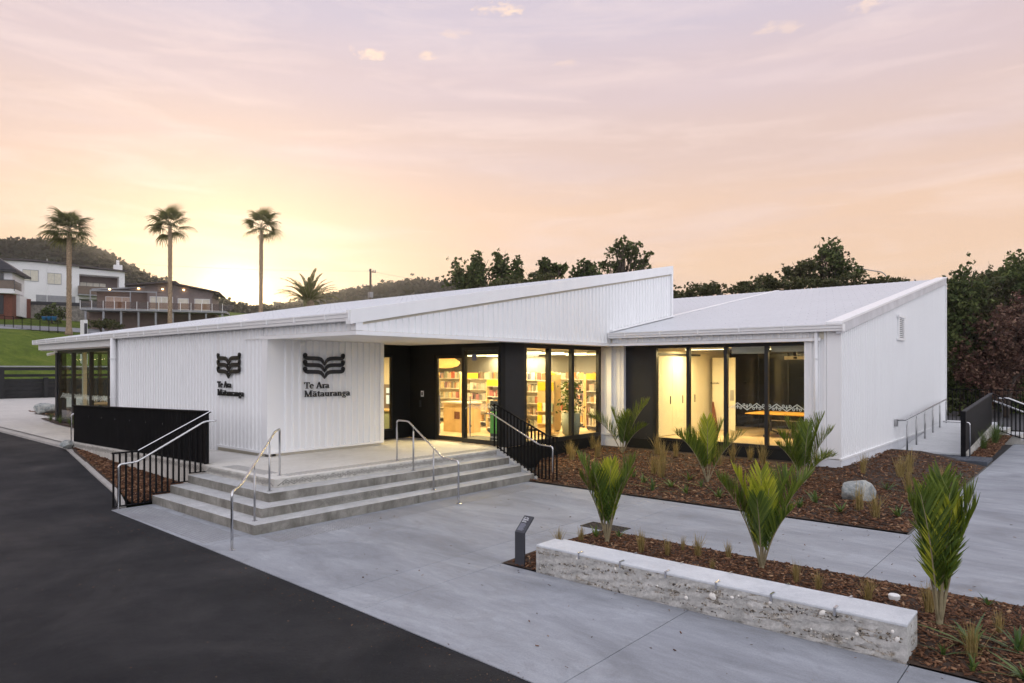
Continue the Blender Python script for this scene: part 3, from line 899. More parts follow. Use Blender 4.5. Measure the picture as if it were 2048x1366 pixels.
# gutters
def gutter(x0, x1, y, ztop, step=1.22):
    prof = [(y + 0.18, ztop - 0.01), (y + 0.02, ztop + 0.0), (y - 0.03, ztop - 0.0), (y - 0.03, ztop - 0.03), (y - 0.015, ztop - 0.045), (y - 0.015, ztop - 0.105), (y + 0.004, ztop - 0.12), (y + 0.004, ztop - 0.175), (y + 0.18, ztop - 0.175)]
    g_ = part('gutter', 'white_gutter', MB().prism(prof, x0, x1, 'x'))
    x = x0 + 0.6
    while x < x1 - 0.3:
        MB().box(x - 0.012, x + 0.012, y - 0.034, y - 0.0, ztop - 0.13, ztop + 0.004).build('gutter_strap', 'white_steel', g_)
        x += step
    MB().box(x0 - 0.012, x0, y - 0.035, y + 0.18, ztop - 0.18, ztop + 0.005).box(x1, x1 + 0.012, y - 0.035, y + 0.18, ztop - 0.18, ztop + 0.005).build('gutter_end', 'white_steel', g_)
gutter(XL - 0.12, XG + 0.02, 8.60, 4.03)
gutter(XG + 0.08, -4.93, 18.46, 3.98)
def downpipe(x, y, r, z0, z1):
    p = part('downpipe', 'white_gutter', MB().tube([(x, y, z0), (x, y, z1)], r, 16), smooth=True)
    for z in (z0 + 0.04, z0 + (z1 - z0) * 0.42, z0 + (z1 - z0) * 0.8):
        MB().tube([(x, y, z - 0.02), (x, y, z + 0.02)], r * 1.13, 16).build('pipe_bracket', 'white_gutter', p)
downpipe(-25.28, 8.66, 0.095, 0.45, 3.86)
downpipe(-5.60, 18.56, 0.048, 0.22, 3.82)

# louvre vent on the side wall
v_ = part('louvre_vent', 'white_steel', MB().box(-5.03, -4.95, 24.9, 25.98, 4.52, 4.60).box(-5.03, -4.97, 24.9, 25.98, 3.78, 3.86).box(-5.03, -4.97, 24.98, 25.1, 3.86, 4.52).box(-5.03, -4.97, 25.78, 25.9, 3.86, 4.52))
MB().box(-5.03, -5.012, 25.1, 25.78, 3.86, 4.52).build('vent_back', 'pit', v_)
for i in range(10):
    z = 3.88 + i * 0.064
    MB().prism([(-5.01, z + 0.045), (-4.965, z), (-4.965, z + 0.012), (-5.01, z + 0.057)], 25.1, 25.78, 'y').build('louvre', 'white_steel', v_)

# windows: a frame part with its mullions and panes
def window(axis, c, a0, a1, z0, z1, cuts, fw=0.09, depth=0.12, fmat='black_frame', out=-1, label=None):
    m = MB()
    def bx(mm, u0, u1, za_, zb_, d0, d1):
        lo, hi = sorted((c + d0, c + d1))
        return mm.box(u0, u1, lo, hi, za_, zb_) if axis == 'y' else mm.box(lo, hi, u0, u1, za_, zb_)
    bx(m, a0, a0 + fw, z0, z1, -depth / 2, depth / 2); bx(m, a1 - fw, a1, z0, z1, -depth / 2, depth / 2)
    bx(m, a0 + fw, a1 - fw, z0, z0 + fw, -depth / 2, depth / 2); bx(m, a0 + fw, a1 - fw, z1 - fw, z1, -depth / 2, depth / 2)
    f = part('window', fmat, m)
    if label: f['label'] = label
    edges = [a0 + fw] + [q for k_ in cuts for q in (k_ - fw / 2, k_ + fw / 2)] + [a1 - fw]
    for k_ in cuts:
        bx(MB(), k_ - fw / 2, k_ + fw / 2, z0 + fw, z1 - fw, -depth / 2 - 0.01, depth / 2 - 0.003).build('mullion', fmat, f)
    for i in range(0, len(edges), 2):
        bx(MB(), edges[i] - 0.005, edges[i + 1] + 0.005, z0 + fw - 0.005, z1 - fw + 0.005, -0.006, 0.006).build('pane', 'window_glass', f)
    return f
# left end glazing
window('y', 9.25, -33.0, -25.5, FL, 3.60, [-31.2, -29.2, -27.3], 0.12, label='tall glazing at the left end of the hall')
part('corner_post', 'charcoal_panel', MB().box(-33.2, -33.0, 9.15, 9.4, 0.5, 3.60))
window('x', -33.1, 9.4, 15.0, FL, 3.60, [10.8, 12.2, 13.6], 0.12)
# porch: black side wall with narrow window, black wall by the doors
part('dark_wall', 'black_panel', MB().box(-16.62, -16.5, 13.5, 14.2, FL + 0.01, 3.575).box(-16.62, -16.5, 12.3, 13.5, FL + 0.01, 0.95).box(-16.62, -16.5, 12.3, 13.5, 3.25, 3.575))
window('x', -16.54, 12.3, 13.5, 0.95, 3.25, [], 0.06, 0.1, label='narrow lit window at the back of the porch')
dw = part('dark_wall', 'black_panel', MB().box(-16.5, -15.36, 14.2, 14.32, FL + 0.01, 3.575))
MB().box(-15.98, -15.86, 14.185, 14.2, 1.98, 2.16).build('notice', 'text_white', dw)
MB().box(-15.95, -15.89, 14.178, 14.185, 2.02, 2.12).build('notice_print', 'post_grey', dw)
MB().box(-16.02, -15.98, 14.15, 14.2, 1.66, 1.86).build('pull_handle', 'dark_metal', dw)
part('dark_wall', 'black_panel', MB().box(-15.36, -12.56, 14.2, 14.32, 3.24, 3.575))
# entrance doors
def door(x0, x1, y, label, z1=3.24):
    fw = 0.10
    m = MB().box(x0, x0 + fw, y - 0.03, y + 0.03, FL + 0.02, z1).box(x1 - fw, x1, y - 0.03, y + 0.03, FL + 0.02, z1).box(x0 + fw, x1 - fw, y - 0.03, y + 0.03, FL + 0.02, FL + 0.15).box(x0 + fw, x1 - fw, y - 0.03, y + 0.03, z1 - 0.09, z1)
    d = part('entrance_door', 'black_frame', m)
    d['label'] = label
    MB().box(x0 + fw - 0.005, x1 - fw + 0.005, y - 0.006, y + 0.006, FL + 0.145, z1 - 0.085).build('pane', 'window_glass', d)
    return d
d1 = door(-15.36, -14.05, 14.25, 'left glazed door panel, slid behind the other')
d2 = door(-14.1, -12.58, 14.12, 'right glazed sliding door with a tall pull handle', 3.46)
for d_, x, y in ((d1, -15.14, 14.19), (d2, -13.72, 14.05)):
    MB().tube([(x, y, FL + 0.2), (x, y, 2.05)], 0.022, 10).box(x - 0.01, x + 0.01, y, y + 0.05, FL + 0.5, FL + 0.54).box(x - 0.01, x + 0.01, y, y + 0.05, 1.8, 1.84).build('pull_handle', 'steel', d_)
MB().box(-13.70, -13.52, 14.108, 14.113, 3.08, 3.26).build('window_sticker', 'blue_film', d2)
part('dark_wall', 'charcoal_panel', MB().box(-12.66, -12.54, 14.2, 15.05, FL - 0.02, 3.575))
part('dark_wall', 'black_panel', MB().box(-12.58, -12.50, 14.02, 14.2, FL - 0.02, 3.575))
window('x', -12.6, 15.05, 19.04, 0.62, 3.575, [16.28, 17.46], 0.13, label='three tall lit windows between the porch and the right wing')
part('dark_wall', 'charcoal_panel', MB().box(-11.66, -10.64, 19.15, 19.25, 0.62, 3.575))
wm = window('y', 19.18, -10.64, -5.93, 0.60, 3.575, [-9.47, -8.29, -7.1], 0.10, label='four tall panes of the meeting room')

# ------------------------------------------------------------------ patterned strips (zigzag with scrolls)
def ribbon(mb, pts, w, O, U, W, n_off, thick=0.0):
    """flat stroke along pts (s,t) in the plane O + s U + t W, lifted by n_off along U x W"""
    Nn = U.cross(W).normalized()
    ws = w if isinstance(w, (list, tuple)) else [w] * len(pts)
    L, Rr = [], []
    for i, p in enumerate(pts):
        a = Vector(pts[max(0, i - 1)]); b = Vector(pts[min(len(pts) - 1, i + 1)])
        t = (b - a)
        if t.length < 1e-9: t = Vector((1, 0))
        t.normalize()
        q = Vector((-t.y, t.x)) * ws[i] / 2
        for S, sg in ((L, 1), (Rr, -1)):
            r = Vector(p) + q * sg
            S.append(O + U * r.x + W * r.y + Nn * n_off)
    base = len(mb.v)
    n = len(pts)
    mb.v += [tuple(x) for x in L] + [tuple(x) for x in Rr]
    for i in range(n - 1):
        mb.f.append((base + i, base + n + i, base + n + i + 1, base + i + 1))
    if thick:
        b2 = len(mb.v)
        mb.v += [tuple(x - Nn * thick) for x in L] + [tuple(x - Nn * thick) for x in Rr]
        for i in range(n - 1):
            mb.f.append((base + i, base + i + 1, b2 + i + 1, b2 + i))
            mb.f.append((base + n + i + 1, base + n + i, b2 + n + i, b2 + n + i + 1))
        mb.f.append((base, b2, b2 + n, base + n)); mb.f.append((base + n - 1, base + 2 * n - 1, b2 + 2 * n - 1, b2 + n - 1))
def spiral(cx, cy, r, a0, turns, flip=1, n=12):
    P = []
    for i in range(n + 1):
        q = i / n
        a = a0 + flip * turns * 2 * math.pi * q
        rr = r * (1 - 0.75 * q)
        P.append((cx + rr * math.cos(a), cy + rr * math.sin(a)))
    return P
def motif(mb, O, U, W, length, h, w, n_off, period=None, inv=False):
    p = period or h * 2.6
    k = int(length / p)
    p = length / max(1, k)
    for i in range(max(1, k)):
        x = i * p
        ribbon(mb, [(x, h * 0.04), (x + p / 2, h * 0.96), (x + p, h * 0.04)], w * 1.5, O, U, W, n_off)
        for cx, sg, yb in ((x + p / 2, 1, h * 0.12), (x + p, -1, h * 0.88)):
            if sg < 0 and i == k - 1: continue
            for s in (-1, 1):
                r = h * 0.20
                ribbon(mb, [(cx, yb + sg * h * 0.62), (cx + s * p * 0.05, yb + sg * h * 0.30)] + spiral(cx + s * p * 0.15, yb + sg * h * 0.16, r, math.pi / 2 * sg + (0.8 if s * sg < 0 else -0.8) , 0.9, -s * sg), w, O, U, W, n_off + 0.0006)
            ribbon(mb, [(cx, yb + sg * h * 0.6), (cx, yb + sg * h * 0.05)], w * 1.2, O, U, W, n_off + 0.0012)
V3 = Vector
# frosted strips on the glass
fm = MB(); motif(fm, V3((-8.22, 19.166, 1.66)), V3((1, 0, 0)), V3((0, 0, 1)), 2.22, 0.21, 0.02, 0.0, 0.54)
fo = fm.build('film_strip', 'film_white', wm); fo['label'] = 'frosted zigzag and scroll strip across the glass'
wA = [o for o in B.children if o.name.startswith('window')][0]
fm = MB(); motif(fm, V3((-32.8, 9.238, 1.62)), V3((1, 0, 0)), V3((0, 0, 1)), 7.2, 0.24, 0.016, 0.0, 0.62)
fm.build('film_strip', 'film_white', wA)
fm = MB(); motif(fm, V3((-13.95, 14.10, 1.68)), V3((1, 0, 0)), V3((0, 0, 1)), 1.2, 0.2, 0.012, 0.0, 0.5)
fm.build('film_strip', 'film_white', d2)

# ------------------------------------------------------------------ wall signs: emblem and two lines of serif lettering
def glyphs():
    G = {}
    def rc(a, b, c, d): return ('p', [(a, c), (b, c), (b, d), (a, d)])
    def st(pts, w): return ('s', pts, w)
    def el(cx, cy, rx, ry, a0=0, a1=360, n=22): return [(cx + rx * math.cos(R(a0 + (a1 - a0) * i / n)), cy + ry * math.sin(R(a0 + (a1 - a0) * i / n))) for i in range(n + 1)]
    G['T'] = (0.92, [rc(0, .86, .9, 1), rc(.345, .515, 0, .95), rc(.22, .64, 0, .07), rc(0, .08, .72, .92), rc(.78, .86, .72, .92)])
    G['e'] = (0.66, [st(el(.31, .34, .24, .29, 5, 318), [.15] * 19 + [.10, .08, .06, .05]), rc(.1, .58, .33, .41)])
    G['A'] = (0.98, [st([(.08, 0), (.44, 1)], .10), st([(.42, 1), (.82, 0)], .19), rc(.22, .68, .29, .38), rc(-.05, .24, 0, .07), rc(.64, 1.0, 0, .07)])
    G['r'] = (0.54, [rc(.1, .27, 0, .66), rc(0, .40, 0, .07), rc(0, .2, .60, .67), st([(.24, .42), (.33, .58), (.44, .61), (.53, .57)], [.09, .11, .15, .16])])
    G['a'] = (0.68, [rc(.4, .57, .03, .48), st([(.08, .50), (.16, .60), (.30, .625), (.44, .58), (.485, .44)], [.13, .10, .10, .13, .17]), st(el(.27, .19, .19, .145), .12), rc(.5, .66, 0, .07)])
    G['ā'] = (0.68, G['a'][1] + [rc(.1, .52, .78, .87)])
    G['M'] = (1.24, [rc(.12, .23, 0, 1), rc(.88, 1.06, 0, 1), st([(.16, 1), (.58, .03)], .20), st([(.56, .03), (.95, 1)], .09), rc(0, .36, 0, .07), rc(.76, 1.19, 0, .07), rc(0, .25, .93, 1), rc(.93, 1.19, .93, 1)])
    G['t'] = (0.48, [rc(.15, .31, .10, .86), rc(.03, .45, .59, .67), st([(.23, .14), (.29, .06), (.38, .06), (.46, .11)], [.16, .13, .10, .06])])
    G['u'] = (0.78, [rc(.1, .26, .18, .67), rc(0, .2, .60, .67), st([(.18, .20), (.24, .08), (.36, .065), (.5, .15)], [.16, .14, .11, .08]), rc(.48, .64, .02, .67), rc(.38, .55, .60, .67), rc(.58, .75, 0, .07)])
    G['n'] = (0.80, [rc(.1, .26, 0, .66), rc(0, .2, .60, .67), rc(0, .38, 0, .07), st([(.22, .48), (.32, .59), (.44, .61), (.54, .54), (.565, .40)], [.07, .10, .13, .15, .16]), rc(.485, .645, 0, .42), rc(.40, .76, 0, .07)])
    G['g'] = (0.62, [st(el(.27, .43, .17, .185), .13), st(el(.28, -.13, .22, .12), .11), st([(.18, .28), (.12, .18), (.22, .08), (.42, .02)], [.08, .08, .10, .12]), rc(.40, .60, .58, .66)])
    return G
GL = glyphs()
def lettering(text, O, U, W, size, th, parent, mat='sign_black', name='letter', width=1.0):
    Nn = U.cross(W).normalized()
    x = 0.0
    for ch in text:
        if ch == ' ':
            x += 0.42 * width; continue
        adv, items = GL[ch]
        m = MB()
        for it in items:
            if it[0] == 's':
                ribbon(m, [((x + a * width) * size, b * size) for a, b in it[1]], [q * size for q in it[2]] if isinstance(it[2], list) else it[2] * size, O, U, W, th, th)
            else:
                P = [O + U * (x + a * width) * size + W * b * size for a, b in it[1]]
                n = len(m.v)
                m.v += [tuple(p) for p in P] + [tuple(p + Nn * th) for p in P]
                m.f += [(n + 4, n + 5, n + 6, n + 7), (n, n + 1, n + 5, n + 4), (n + 1, n + 2, n + 6, n + 5), (n + 2, n + 3, n + 7, n + 6), (n + 3, n, n + 4, n + 7)]
        m.build(name, mat, parent)
        x += adv * width
    return x * size
def emblem(O, U, W, width, pitch, th, parent):
    """three stacked open-book chevrons with rounded curled ends"""
    Nn = U.cross(W).normalized()
    hw = width / 2
    for r_ in range(3):
        m = MB()
        for s in (-1, 1):
            path = [(0.0, -0.30), (0.045, -0.20), (0.10, -0.105), (0.18, -0.035), (0.30, 0.0), (0.50, 0.01), (0.70, 0.01), (0.83, 0.012), (0.90, 0.03), (0.945, 0.075), (0.95, 0.12)]
            wd = [0.0, 0.085, 0.13, 0.155, 0.168, 0.17, 0.17, 0.17, 0.165, 0.16, 0.15]
            pts = [(s * a * hw, b * hw) for a, b in path]
            ribbon(m, pts, [q * hw for q in wd], O - W * pitch * r_, U, W, th, th)
            cc = O - W * pitch * r_ + U * (s * 0.945 * hw) + W * (0.135 * hw)
            n = 14; b0 = len(m.v)
            for q in range(n):
                a = 2 * math.pi * q / n
                m.v.append(tuple(cc + U * (0.098 * hw * math.cos(a)) + W * (0.098 * hw * math.sin(a)) + Nn * th))
            for q in range(n):
                m.v.append(tuple(Vector(m.v[b0 + q]) - Nn * th))
            m.f.append(tuple(b0 + q for q in range(n)))
            m.f += [(b0 + q, b0 + n + q, b0 + n + (q + 1) % n, b0 + (q + 1) % n) for q in range(n)]
        m.build('emblem_stroke', 'sign_black', parent)
def wall_sign(O, U, label):
    W = V3((0, 0, 1))
    O = V3(O); U = V3(U)
    t = thing('wall_sign', label, 'sign', O)
    emblem(O + U * 0.60 + W * 0.99, U, W, 1.22, 0.175, 0.03, t)
    lettering('Te Ara', O + W * 0.215, U, W, 0.165, 0.03, t, width=1.08)
    lettering('Mātauranga', O + W * 0.0, U, W, 0.165, 0.03, t, width=1.19)
    return t
wall_sign((-18.0, YF - 0.055, 2.13), (1, 0, 0), 'black emblem and Te Ara Mātauranga lettering on the wall facing the car park')
wall_sign((XW + 0.065, 9.74, 2.12), (0, 1, 0), 'black emblem and Te Ara Mātauranga lettering on the porch wall')
# small wall fittings
t = thing('security_camera', 'small white dome camera under the soffit above the porch sign', 'camera', (-15.3, 9.62, 3.575))
MB().lathe([(0.07, -0.03), (0.075, 0)], (-15.3, 9.62, 3.573), 14).build('mount', 'white_paint', t)
MB().lathe([(0.01, -0.13), (0.04, -0.115), (0.06, -0.08), (0.065, -0.03)], (-15.3, 9.62, 3.573), 14).build('dome', 'white_paint', t, smooth=True)
t = thing('security_camera', 'small white camera below the roof corner at the far left end', 'camera', (-32.6, 8.98, 3.6))
MB().box(-32.65, -32.55, 8.95, 9.05, 3.5, 3.598).build('mount', 'white_paint', t)
MB().tube([(-32.6, 8.95, 3.47), (-32.55, 8.7, 3.42)], 0.06, 10).build('body', 'white_paint', t)

# ------------------------------------------------------------------ entrance stairs
ST = thing('entrance_stairs', 'grey concrete corner steps and landing with a carved zigzag band on the top riser', 'stairs', (-12.3, 7.0, 0))
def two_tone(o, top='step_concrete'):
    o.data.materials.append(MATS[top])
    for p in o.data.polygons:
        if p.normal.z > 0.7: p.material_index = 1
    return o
YS = [7.08, 6.70, 6.32, 5.95]; XS = [-12.25, -11.8, -11.38, -10.95]; ZS = [0.68, 0.51, 0.34, 0.17]
for i in (3, 2, 1):
    e = 0.004 * i
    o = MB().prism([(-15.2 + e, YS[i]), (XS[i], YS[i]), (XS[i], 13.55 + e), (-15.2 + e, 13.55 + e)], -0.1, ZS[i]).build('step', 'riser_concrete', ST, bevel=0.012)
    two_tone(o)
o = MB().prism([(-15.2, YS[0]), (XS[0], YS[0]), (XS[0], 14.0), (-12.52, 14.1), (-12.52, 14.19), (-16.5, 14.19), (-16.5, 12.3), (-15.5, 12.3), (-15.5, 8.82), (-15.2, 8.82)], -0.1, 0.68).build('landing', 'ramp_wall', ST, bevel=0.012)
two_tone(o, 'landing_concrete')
o = MB().prism([(-12.25, 0.685), (-12.1, 0.60), (-10.78, 0.0), (-12.25, 0.0)], 13.56, 13.72, 'y').build('stringer', 'step_concrete', ST)
cm = MB()
motif(cm, V3((-15.15, YS[0] - 0.002, 0.535)), V3((1, 0, 0)), V3((0, 0, 1)), 2.85, 0.115, 0.011, 0.0, 0.36)
motif(cm, V3((XS[0] + 0.002, 7.14, 0.535)), V3((0, 1, 0)), V3((0, 0, 1)), 6.6, 0.115, 0.011, 0.0, 0.36)
cm.build('carved_band', 'carved', ST)
cm = MB()
motif(cm, V3((XS[2] + 0.002, 7.5, 0.195)), V3((0, 1, 0)), V3((0, 0, 1)), 5.4, 0.115, 0.008, 0.0, 0.36)
cm.build('carved_band', 'carved', ST)

# tactile warning studs set into the paving
def studs(name, x0, x1, y0, y1, z, label, dx=0.06, stag=False, r=0.017):
    m = MB()
    i = 0
    y = y0
    while y <= y1:
        x = x0 + (dx / 2 if stag and i % 2 else 0)
        while x <= x1:
            b = len(m.v)
            for rr, h in ((r, 0.0), (r * 0.68, 0.006)):
                for q in range(6):
                    a = q * math.pi / 3
                    m.v.append((x + rr * math.cos(a), y + rr * math.sin(a), z + h))
            m.f += [(b + q, b + (q + 1) % 6, b + 6 + (q + 1) % 6, b + 6 + q) for q in range(6)] + [tuple(b + 6 + q for q in range(6))]
            x += dx
        y += dx; i += 1
    t = thing(name, label, 'tactile studs', (x0, y0, z))
    tag(m.build('stud', 'stud_steel', t), kind='stuff')
    return t
studs('tactile_strip', -14.98, -11.05, 5.16, 5.78, 0.001, 'grid of steel tactile studs between the car park and the left flight of steps')
studs('tactile_strip', -10.78, -10.20, 6.0, 12.9, 0.001, 'long strip of steel tactile studs along the foot of the right flight', stag=True)
studs('tactile_strip', -12.72, -12.40, 7.5, 13.5, 0.681, 'narrow band of tactile studs along the right edge of the landing', stag=True)
studs('tactile_strip', -14.7, -12.95, 7.26, 7.56, 0.681, 'short band of tactile studs along the left edge of the landing', stag=True)

# ------------------------------------------------------------------ stainless handrails
def rounded(pts, r=0.06, n=4):
    P = [Vector(p) for p in pts]
    out = [P[0]]
    for i in range(1, len(P) - 1):
        a = (P[i - 1] - P[i]); b = (P[i + 1] - P[i])
        k = min(r, a.length * 0.45, b.length * 0.45)
        p0 = P[i] + a.normalized() * k; p2 = P[i] + b.normalized() * k
        for j in range(n + 1):
            t = j / n
            out.append(p0 * (1 - t) ** 2 + P[i] * 2 * t * (1 - t) + p2 * t * t)
    return out + [P[-1]]
def rail_thing(name, label, rail, posts, group=None, r=0.021):
    t = thing(name, label, 'handrail', (posts[0][0], posts[0][1], posts[0][2]), group)
    MB().tube(rounded(rail, 0.07), r, 10).build('rail', 'steel', t, smooth=True)
    for x, y, z, zt in posts:
        p = MB().tube([(x, y, z + 0.008), (x, y, zt)], 0.019, 10).build('post', 'steel_dull', t, smooth=True)
        MB().tube([(x, y, zt), (x, y, zt + 0.1)], 0.008, 6).build('stem', 'steel', p)
        MB().lathe([(0.05, 0), (0.05, 0.008), (0.022, 0.014)], (x, y, z), 12).build('base_plate', 'steel', p)
    return t
a = V3((-10.33, 5.24, 0)); b = V3((-12.61, 7.40, 0.68))
rail_thing('handrail', 'stainless handrail running diagonally up the corner of the steps',
           [(a.x, a.y, 0.02), (a.x, a.y, 0.91), (-10.68, 5.57, 0.94), (-12.32, 7.13, 1.61), (b.x, b.y, 1.63), (b.x, b.y, 0.69)],
           [(-10.33, 5.24, 0.0, 0.7), (-11.27, 6.13, 0.17, 1.07), (-12.02, 6.84, 0.51, 1.38), (-12.61, 7.40, 0.68, 1.4)])
rail_thing('handrail', 'stainless handrail in the middle of the right flight of steps',
           [(-12.58, 10.42, 0.69), (-12.58, 10.42, 1.63), (-12.18, 10.42, 1.63), (-10.78, 10.2, 0.92), (-10.25, 10.15, 0.90), (-10.25, 10.15, 0.02)],
           [(-12.58, 10.42, 0.68, 1.4), (-11.95, 10.38, 0.51, 1.41), (-11.14, 10.26, 0.17, 1.0), (-10.25, 10.15, 0.0, 0.7)])
rail_thing('handrail', 'stainless handrail in front of the black bars right of the steps',
           [(-12.62, 13.5, 1.64), (-12.35, 13.5, 1.64), (-10.75, 13.5, 0.93), (-10.3, 13.48, 0.91), (-10.3, 13.48, 0.02)],
           [(-10.3, 13.48, 0.0, 0.7)])
rail_thing('handrail', 'stainless handrail in front of the black bars left of the steps',
           [(-15.1, 5.27, 0.02), (-15.1, 5.27, 0.90), (-15.1, 5.62, 0.92), (-15.1, 7.02, 1.67), (-14.95, 7.22, 1.69)],
           [(-15.1, 5.27, 0.0, 0.7)])

# ------------------------------------------------------------------ black balustrades
def bars(t, pts):
    for x, y, z0, z1 in pts:
        m = MB().box(x - 0.016, x + 0.016, y - 0.016, y + 0.016, z0, z1)
        m.build('bar', 'black_rail', t)
t = thing('balustrade', 'black barred balustrade stepping down the left end of the stairs', 'balustrade', (-15.2, 5.2, 0))
def lz(y):                                           # tread level under the left balustrade
    return 0.68 if y > 7.08 else 0.51 if y > 6.70 else 0.34 if y > 6.32 else 0.17 if y > 5.95 else 0.0
def lt(y): return 1.12 if y < 5.68 else 1.12 + (y - 5.68) / (7.2 - 5.68) * (1.86 - 1.12)
LB = [(-15.17, 5.2 + 0.118 * i) for i in range(17)]
bars(t, [(x, y, lz(y) + 0.05, lt(y)) for x, y in LB])
MB().tube([(-15.17, 5.17, 1.13), (-15.17, 5.68, 1.13), (-15.17, 7.2, 1.88)], 0.024, 4).build('top_rail', 'black_rail', t)
MB().tube([(-15.14, 5.66, 1.15), (-15.14, 7.2, 1.905)], 0.011, 6).build('cap_strip', 'steel', t)
for y0, y1, z in ((5.18, 5.94, 0.0), (5.97, 6.31, 0.17), (6.34, 6.69, 0.34), (6.72, 7.07, 0.51)):
    MB().box(-15.19, -15.15, y0, y1, z + 0.03, z + 0.05).build('bottom_rail', 'black_rail', t)
t = thing('balustrade', 'black barred balustrade sloping down beside the right end of the stairs', 'balustrade', (-10.3, 13.64, 0))
def rt(x): return 1.13 if x > -10.55 else 1.13 + (-10.55 - x) / 1.75 * 0.73
def rb(x): return 0.02 if x > -10.8 else 0.02 + (-10.8 - x) / 1.45 * 0.68
RB = [(-12.4 + 0.117 * i, 13.64) for i in range(19)]
bars(t, [(x, y, max(0.02, rb(x) - 0.02), rt(x)) for x, y in RB])
MB().tube([(-12.55, 13.64, 1.86), (-12.3, 13.64, 1.86), (-10.55, 13.64, 1.14), (-10.27, 13.64, 1.13)], 0.024, 4).build('top_rail', 'black_rail', t)
MB().tube([(-12.3, 13.64, 0.75), (-10.8, 13.64, 0.06), (-10.27, 13.64, 0.05)], 0.018, 4).build('bottom_rail', 'black_rail', t)

# solid ribbed fence along the left ramp, on its concrete upstand
t = thing('ramp_fence', 'solid black ribbed fence along the ramp left of the steps', 'fence', (-20, 7.2, 0.6))
def ftop(x): return float(np.interp(x, [-24.3, -15.5], [1.68, 1.86]))
def fbot(x): return float(np.interp(x, [-24.3, -15.5], [0.58, 0.69]))
ribwall('fence_sheet', (-24.3, 7.2), (-15.42, 7.2), (0, -1), lambda s: fbot(-24.3 + s), lambda s: ftop(-24.3 + s), 0.085, 0.018, 'black_rail', t)
MB().prism([(-24.32, ftop(-24.3)), (-15.4, ftop(-15.4)), (-15.4, ftop(-15.4) + 0.03), (-24.32, ftop(-24.3) + 0.03)], 7.15, 7.27, 'y').build('cap', 'black_rail', t)
MB().box(-15.46, -15.40, 7.17, 7.27, 0.68, 1.86).build('end_post', 'black_rail', t)
MB().prism([(-24.3, fbot(-24.3)), (-15.42, fbot(-15.42)), (-15.42, ftop(-15.4)), (-24.3, ftop(-24.3))], 7.205, 7.26, 'y').build('backing', 'black_rail', t)
for i in range(7):
    x = -22.9 + i * 1.05
    MB().box(x - 0.016, x + 0.016, 7.165, 7.182, fbot(x) + 0.80, fbot(x) + 0.832).build('fixing', 'steel', t)
t = thing('ramp_upstand', 'pale concrete upstand under the solid black ramp fence', 'wall', (-20, 7.2, 0))
MB().prism([(-24.35, 0.2), (-24.35, 0.57), (-15.205, 0.675), (-15.205, -0.1), (-18, -0.1)], 7.12, 7.32, 'y').build('wall', 'ramp_wall', t, bevel=0.01)
cm = MB(); motif(cm, V3((-24.2, 7.117, 0.42)), V3((1, 0, 0.012)), V3((0, 0, 1)), 8.9, 0.13, 0.009, 0.0, 0.4)
cm.build('carved_band', 'carved', t)
struct('left_ramp', MB().prism([(-24.4, 7.32), (-15.205, 7.32), (-15.205, 8.79), (-24.4, 8.79)], 0.1, [0.56, 0.679, 0.679, 0.56]), 'landing_concrete')
rail_thing('handrail', 'stainless handrail with a looped end at the low end of the left ramp',
           [(-24.6, 7.22, 0.62), (-24.6, 7.22, 1.40), (-24.55, 7.34, 1.44), (-20.5, 7.36, 1.50), (-15.6, 7.38, 1.62)], [(-24.6, 7.22, 0.42, 1.2)])

# ------------------------------------------------------------------ low seat wall
t = thing('seat_wall', 'low rammed-concrete seat wall with exposed pebbles and shells', 'bench', (-3.7, 7.7, 0))
X0, X1, Y0, Y1, ZT = -6.0, -1.42, 7.47, 7.97, 0.385
nx, nz = 150, 14
m = MB()
for f_ in range(2):                                   # rough front and right end as displaced grids
    n_ = nx if f_ == 0 else 20
    b0 = len(m.v)
    for i in range(n_ + 1):
        for k_ in range(nz + 1):
            z = -0.05 + (ZT - 0.03 + 0.05) * k_ / nz
            q = i / n_
            edge_ = min(1, min(q, 1 - q) * n_ / 3, (nz - k_) / 2)
            d = (0.010 * math.sin(q * 37 + z * 21) * math.sin(q * 91 - z * 33) + random.uniform(-0.004, 0.004) - 0.012 * max(0, math.sin(q * 23 + 3 * math.sin(z * 14)) - 0.75)) * edge_
            if f_ == 0:
                m.v.append((X0 + (X1 - X0) * q, Y0 - d, z))
            else:
                m.v.append((X1 + d, Y0 + (Y1 - Y0) * q, z))
    for i in range(n_):
        for k_ in range(nz):
            a = b0 + i * (nz + 1) + k_
            m.f.append((a, a + nz + 1, a + nz + 2, a + 1))
m.box(X0, X1 - 0.012, Y0 + 0.012, Y1, -0.05, ZT - 0.03)
m.build('wall_body', 'seat_side', t, smooth=False)
MB().prism([(X0, Y0 - 0.004), (X1 + 0.004, Y0 - 0.004), (X1 + 0.004, Y1), (X0 + 0.12, Y1), (X0 + 0.12, Y1 - 0.06), (X0, Y1 - 0.06)], ZT - 0.035, ZT).build('wall_top', 'seat_top', t, bevel=0.012, seg=3)
for x in (-5.27, -4.63, -3.99, -3.35, -2.72, -2.07):
    MB().prism([(Y0 - 0.013, ZT - 0.07), (Y0 - 0.005, ZT - 0.07), (Y0 - 0.005, ZT + 0.004), (Y0 + 0.09, ZT + 0.004), (Y0 + 0.09, ZT + 0.013), (Y0 - 0.013, ZT + 0.013)], x - 0.012, x + 0.012, 'x').build('skate_stop', 'steel', t)
for x in (-5.37, -4.69, -4.02, -3.38, -2.70, -2.04):
    MB().prism([(Y1 + 0.013, ZT - 0.07), (Y1 + 0.005, ZT - 0.07), (Y1 + 0.005, ZT + 0.004), (Y1 - 0.05, ZT + 0.004), (Y1 - 0.05, ZT + 0.013), (Y1 + 0.013, ZT + 0.013)], x - 0.012, x + 0.012, 'x').build('skate_stop', 'steel', t)
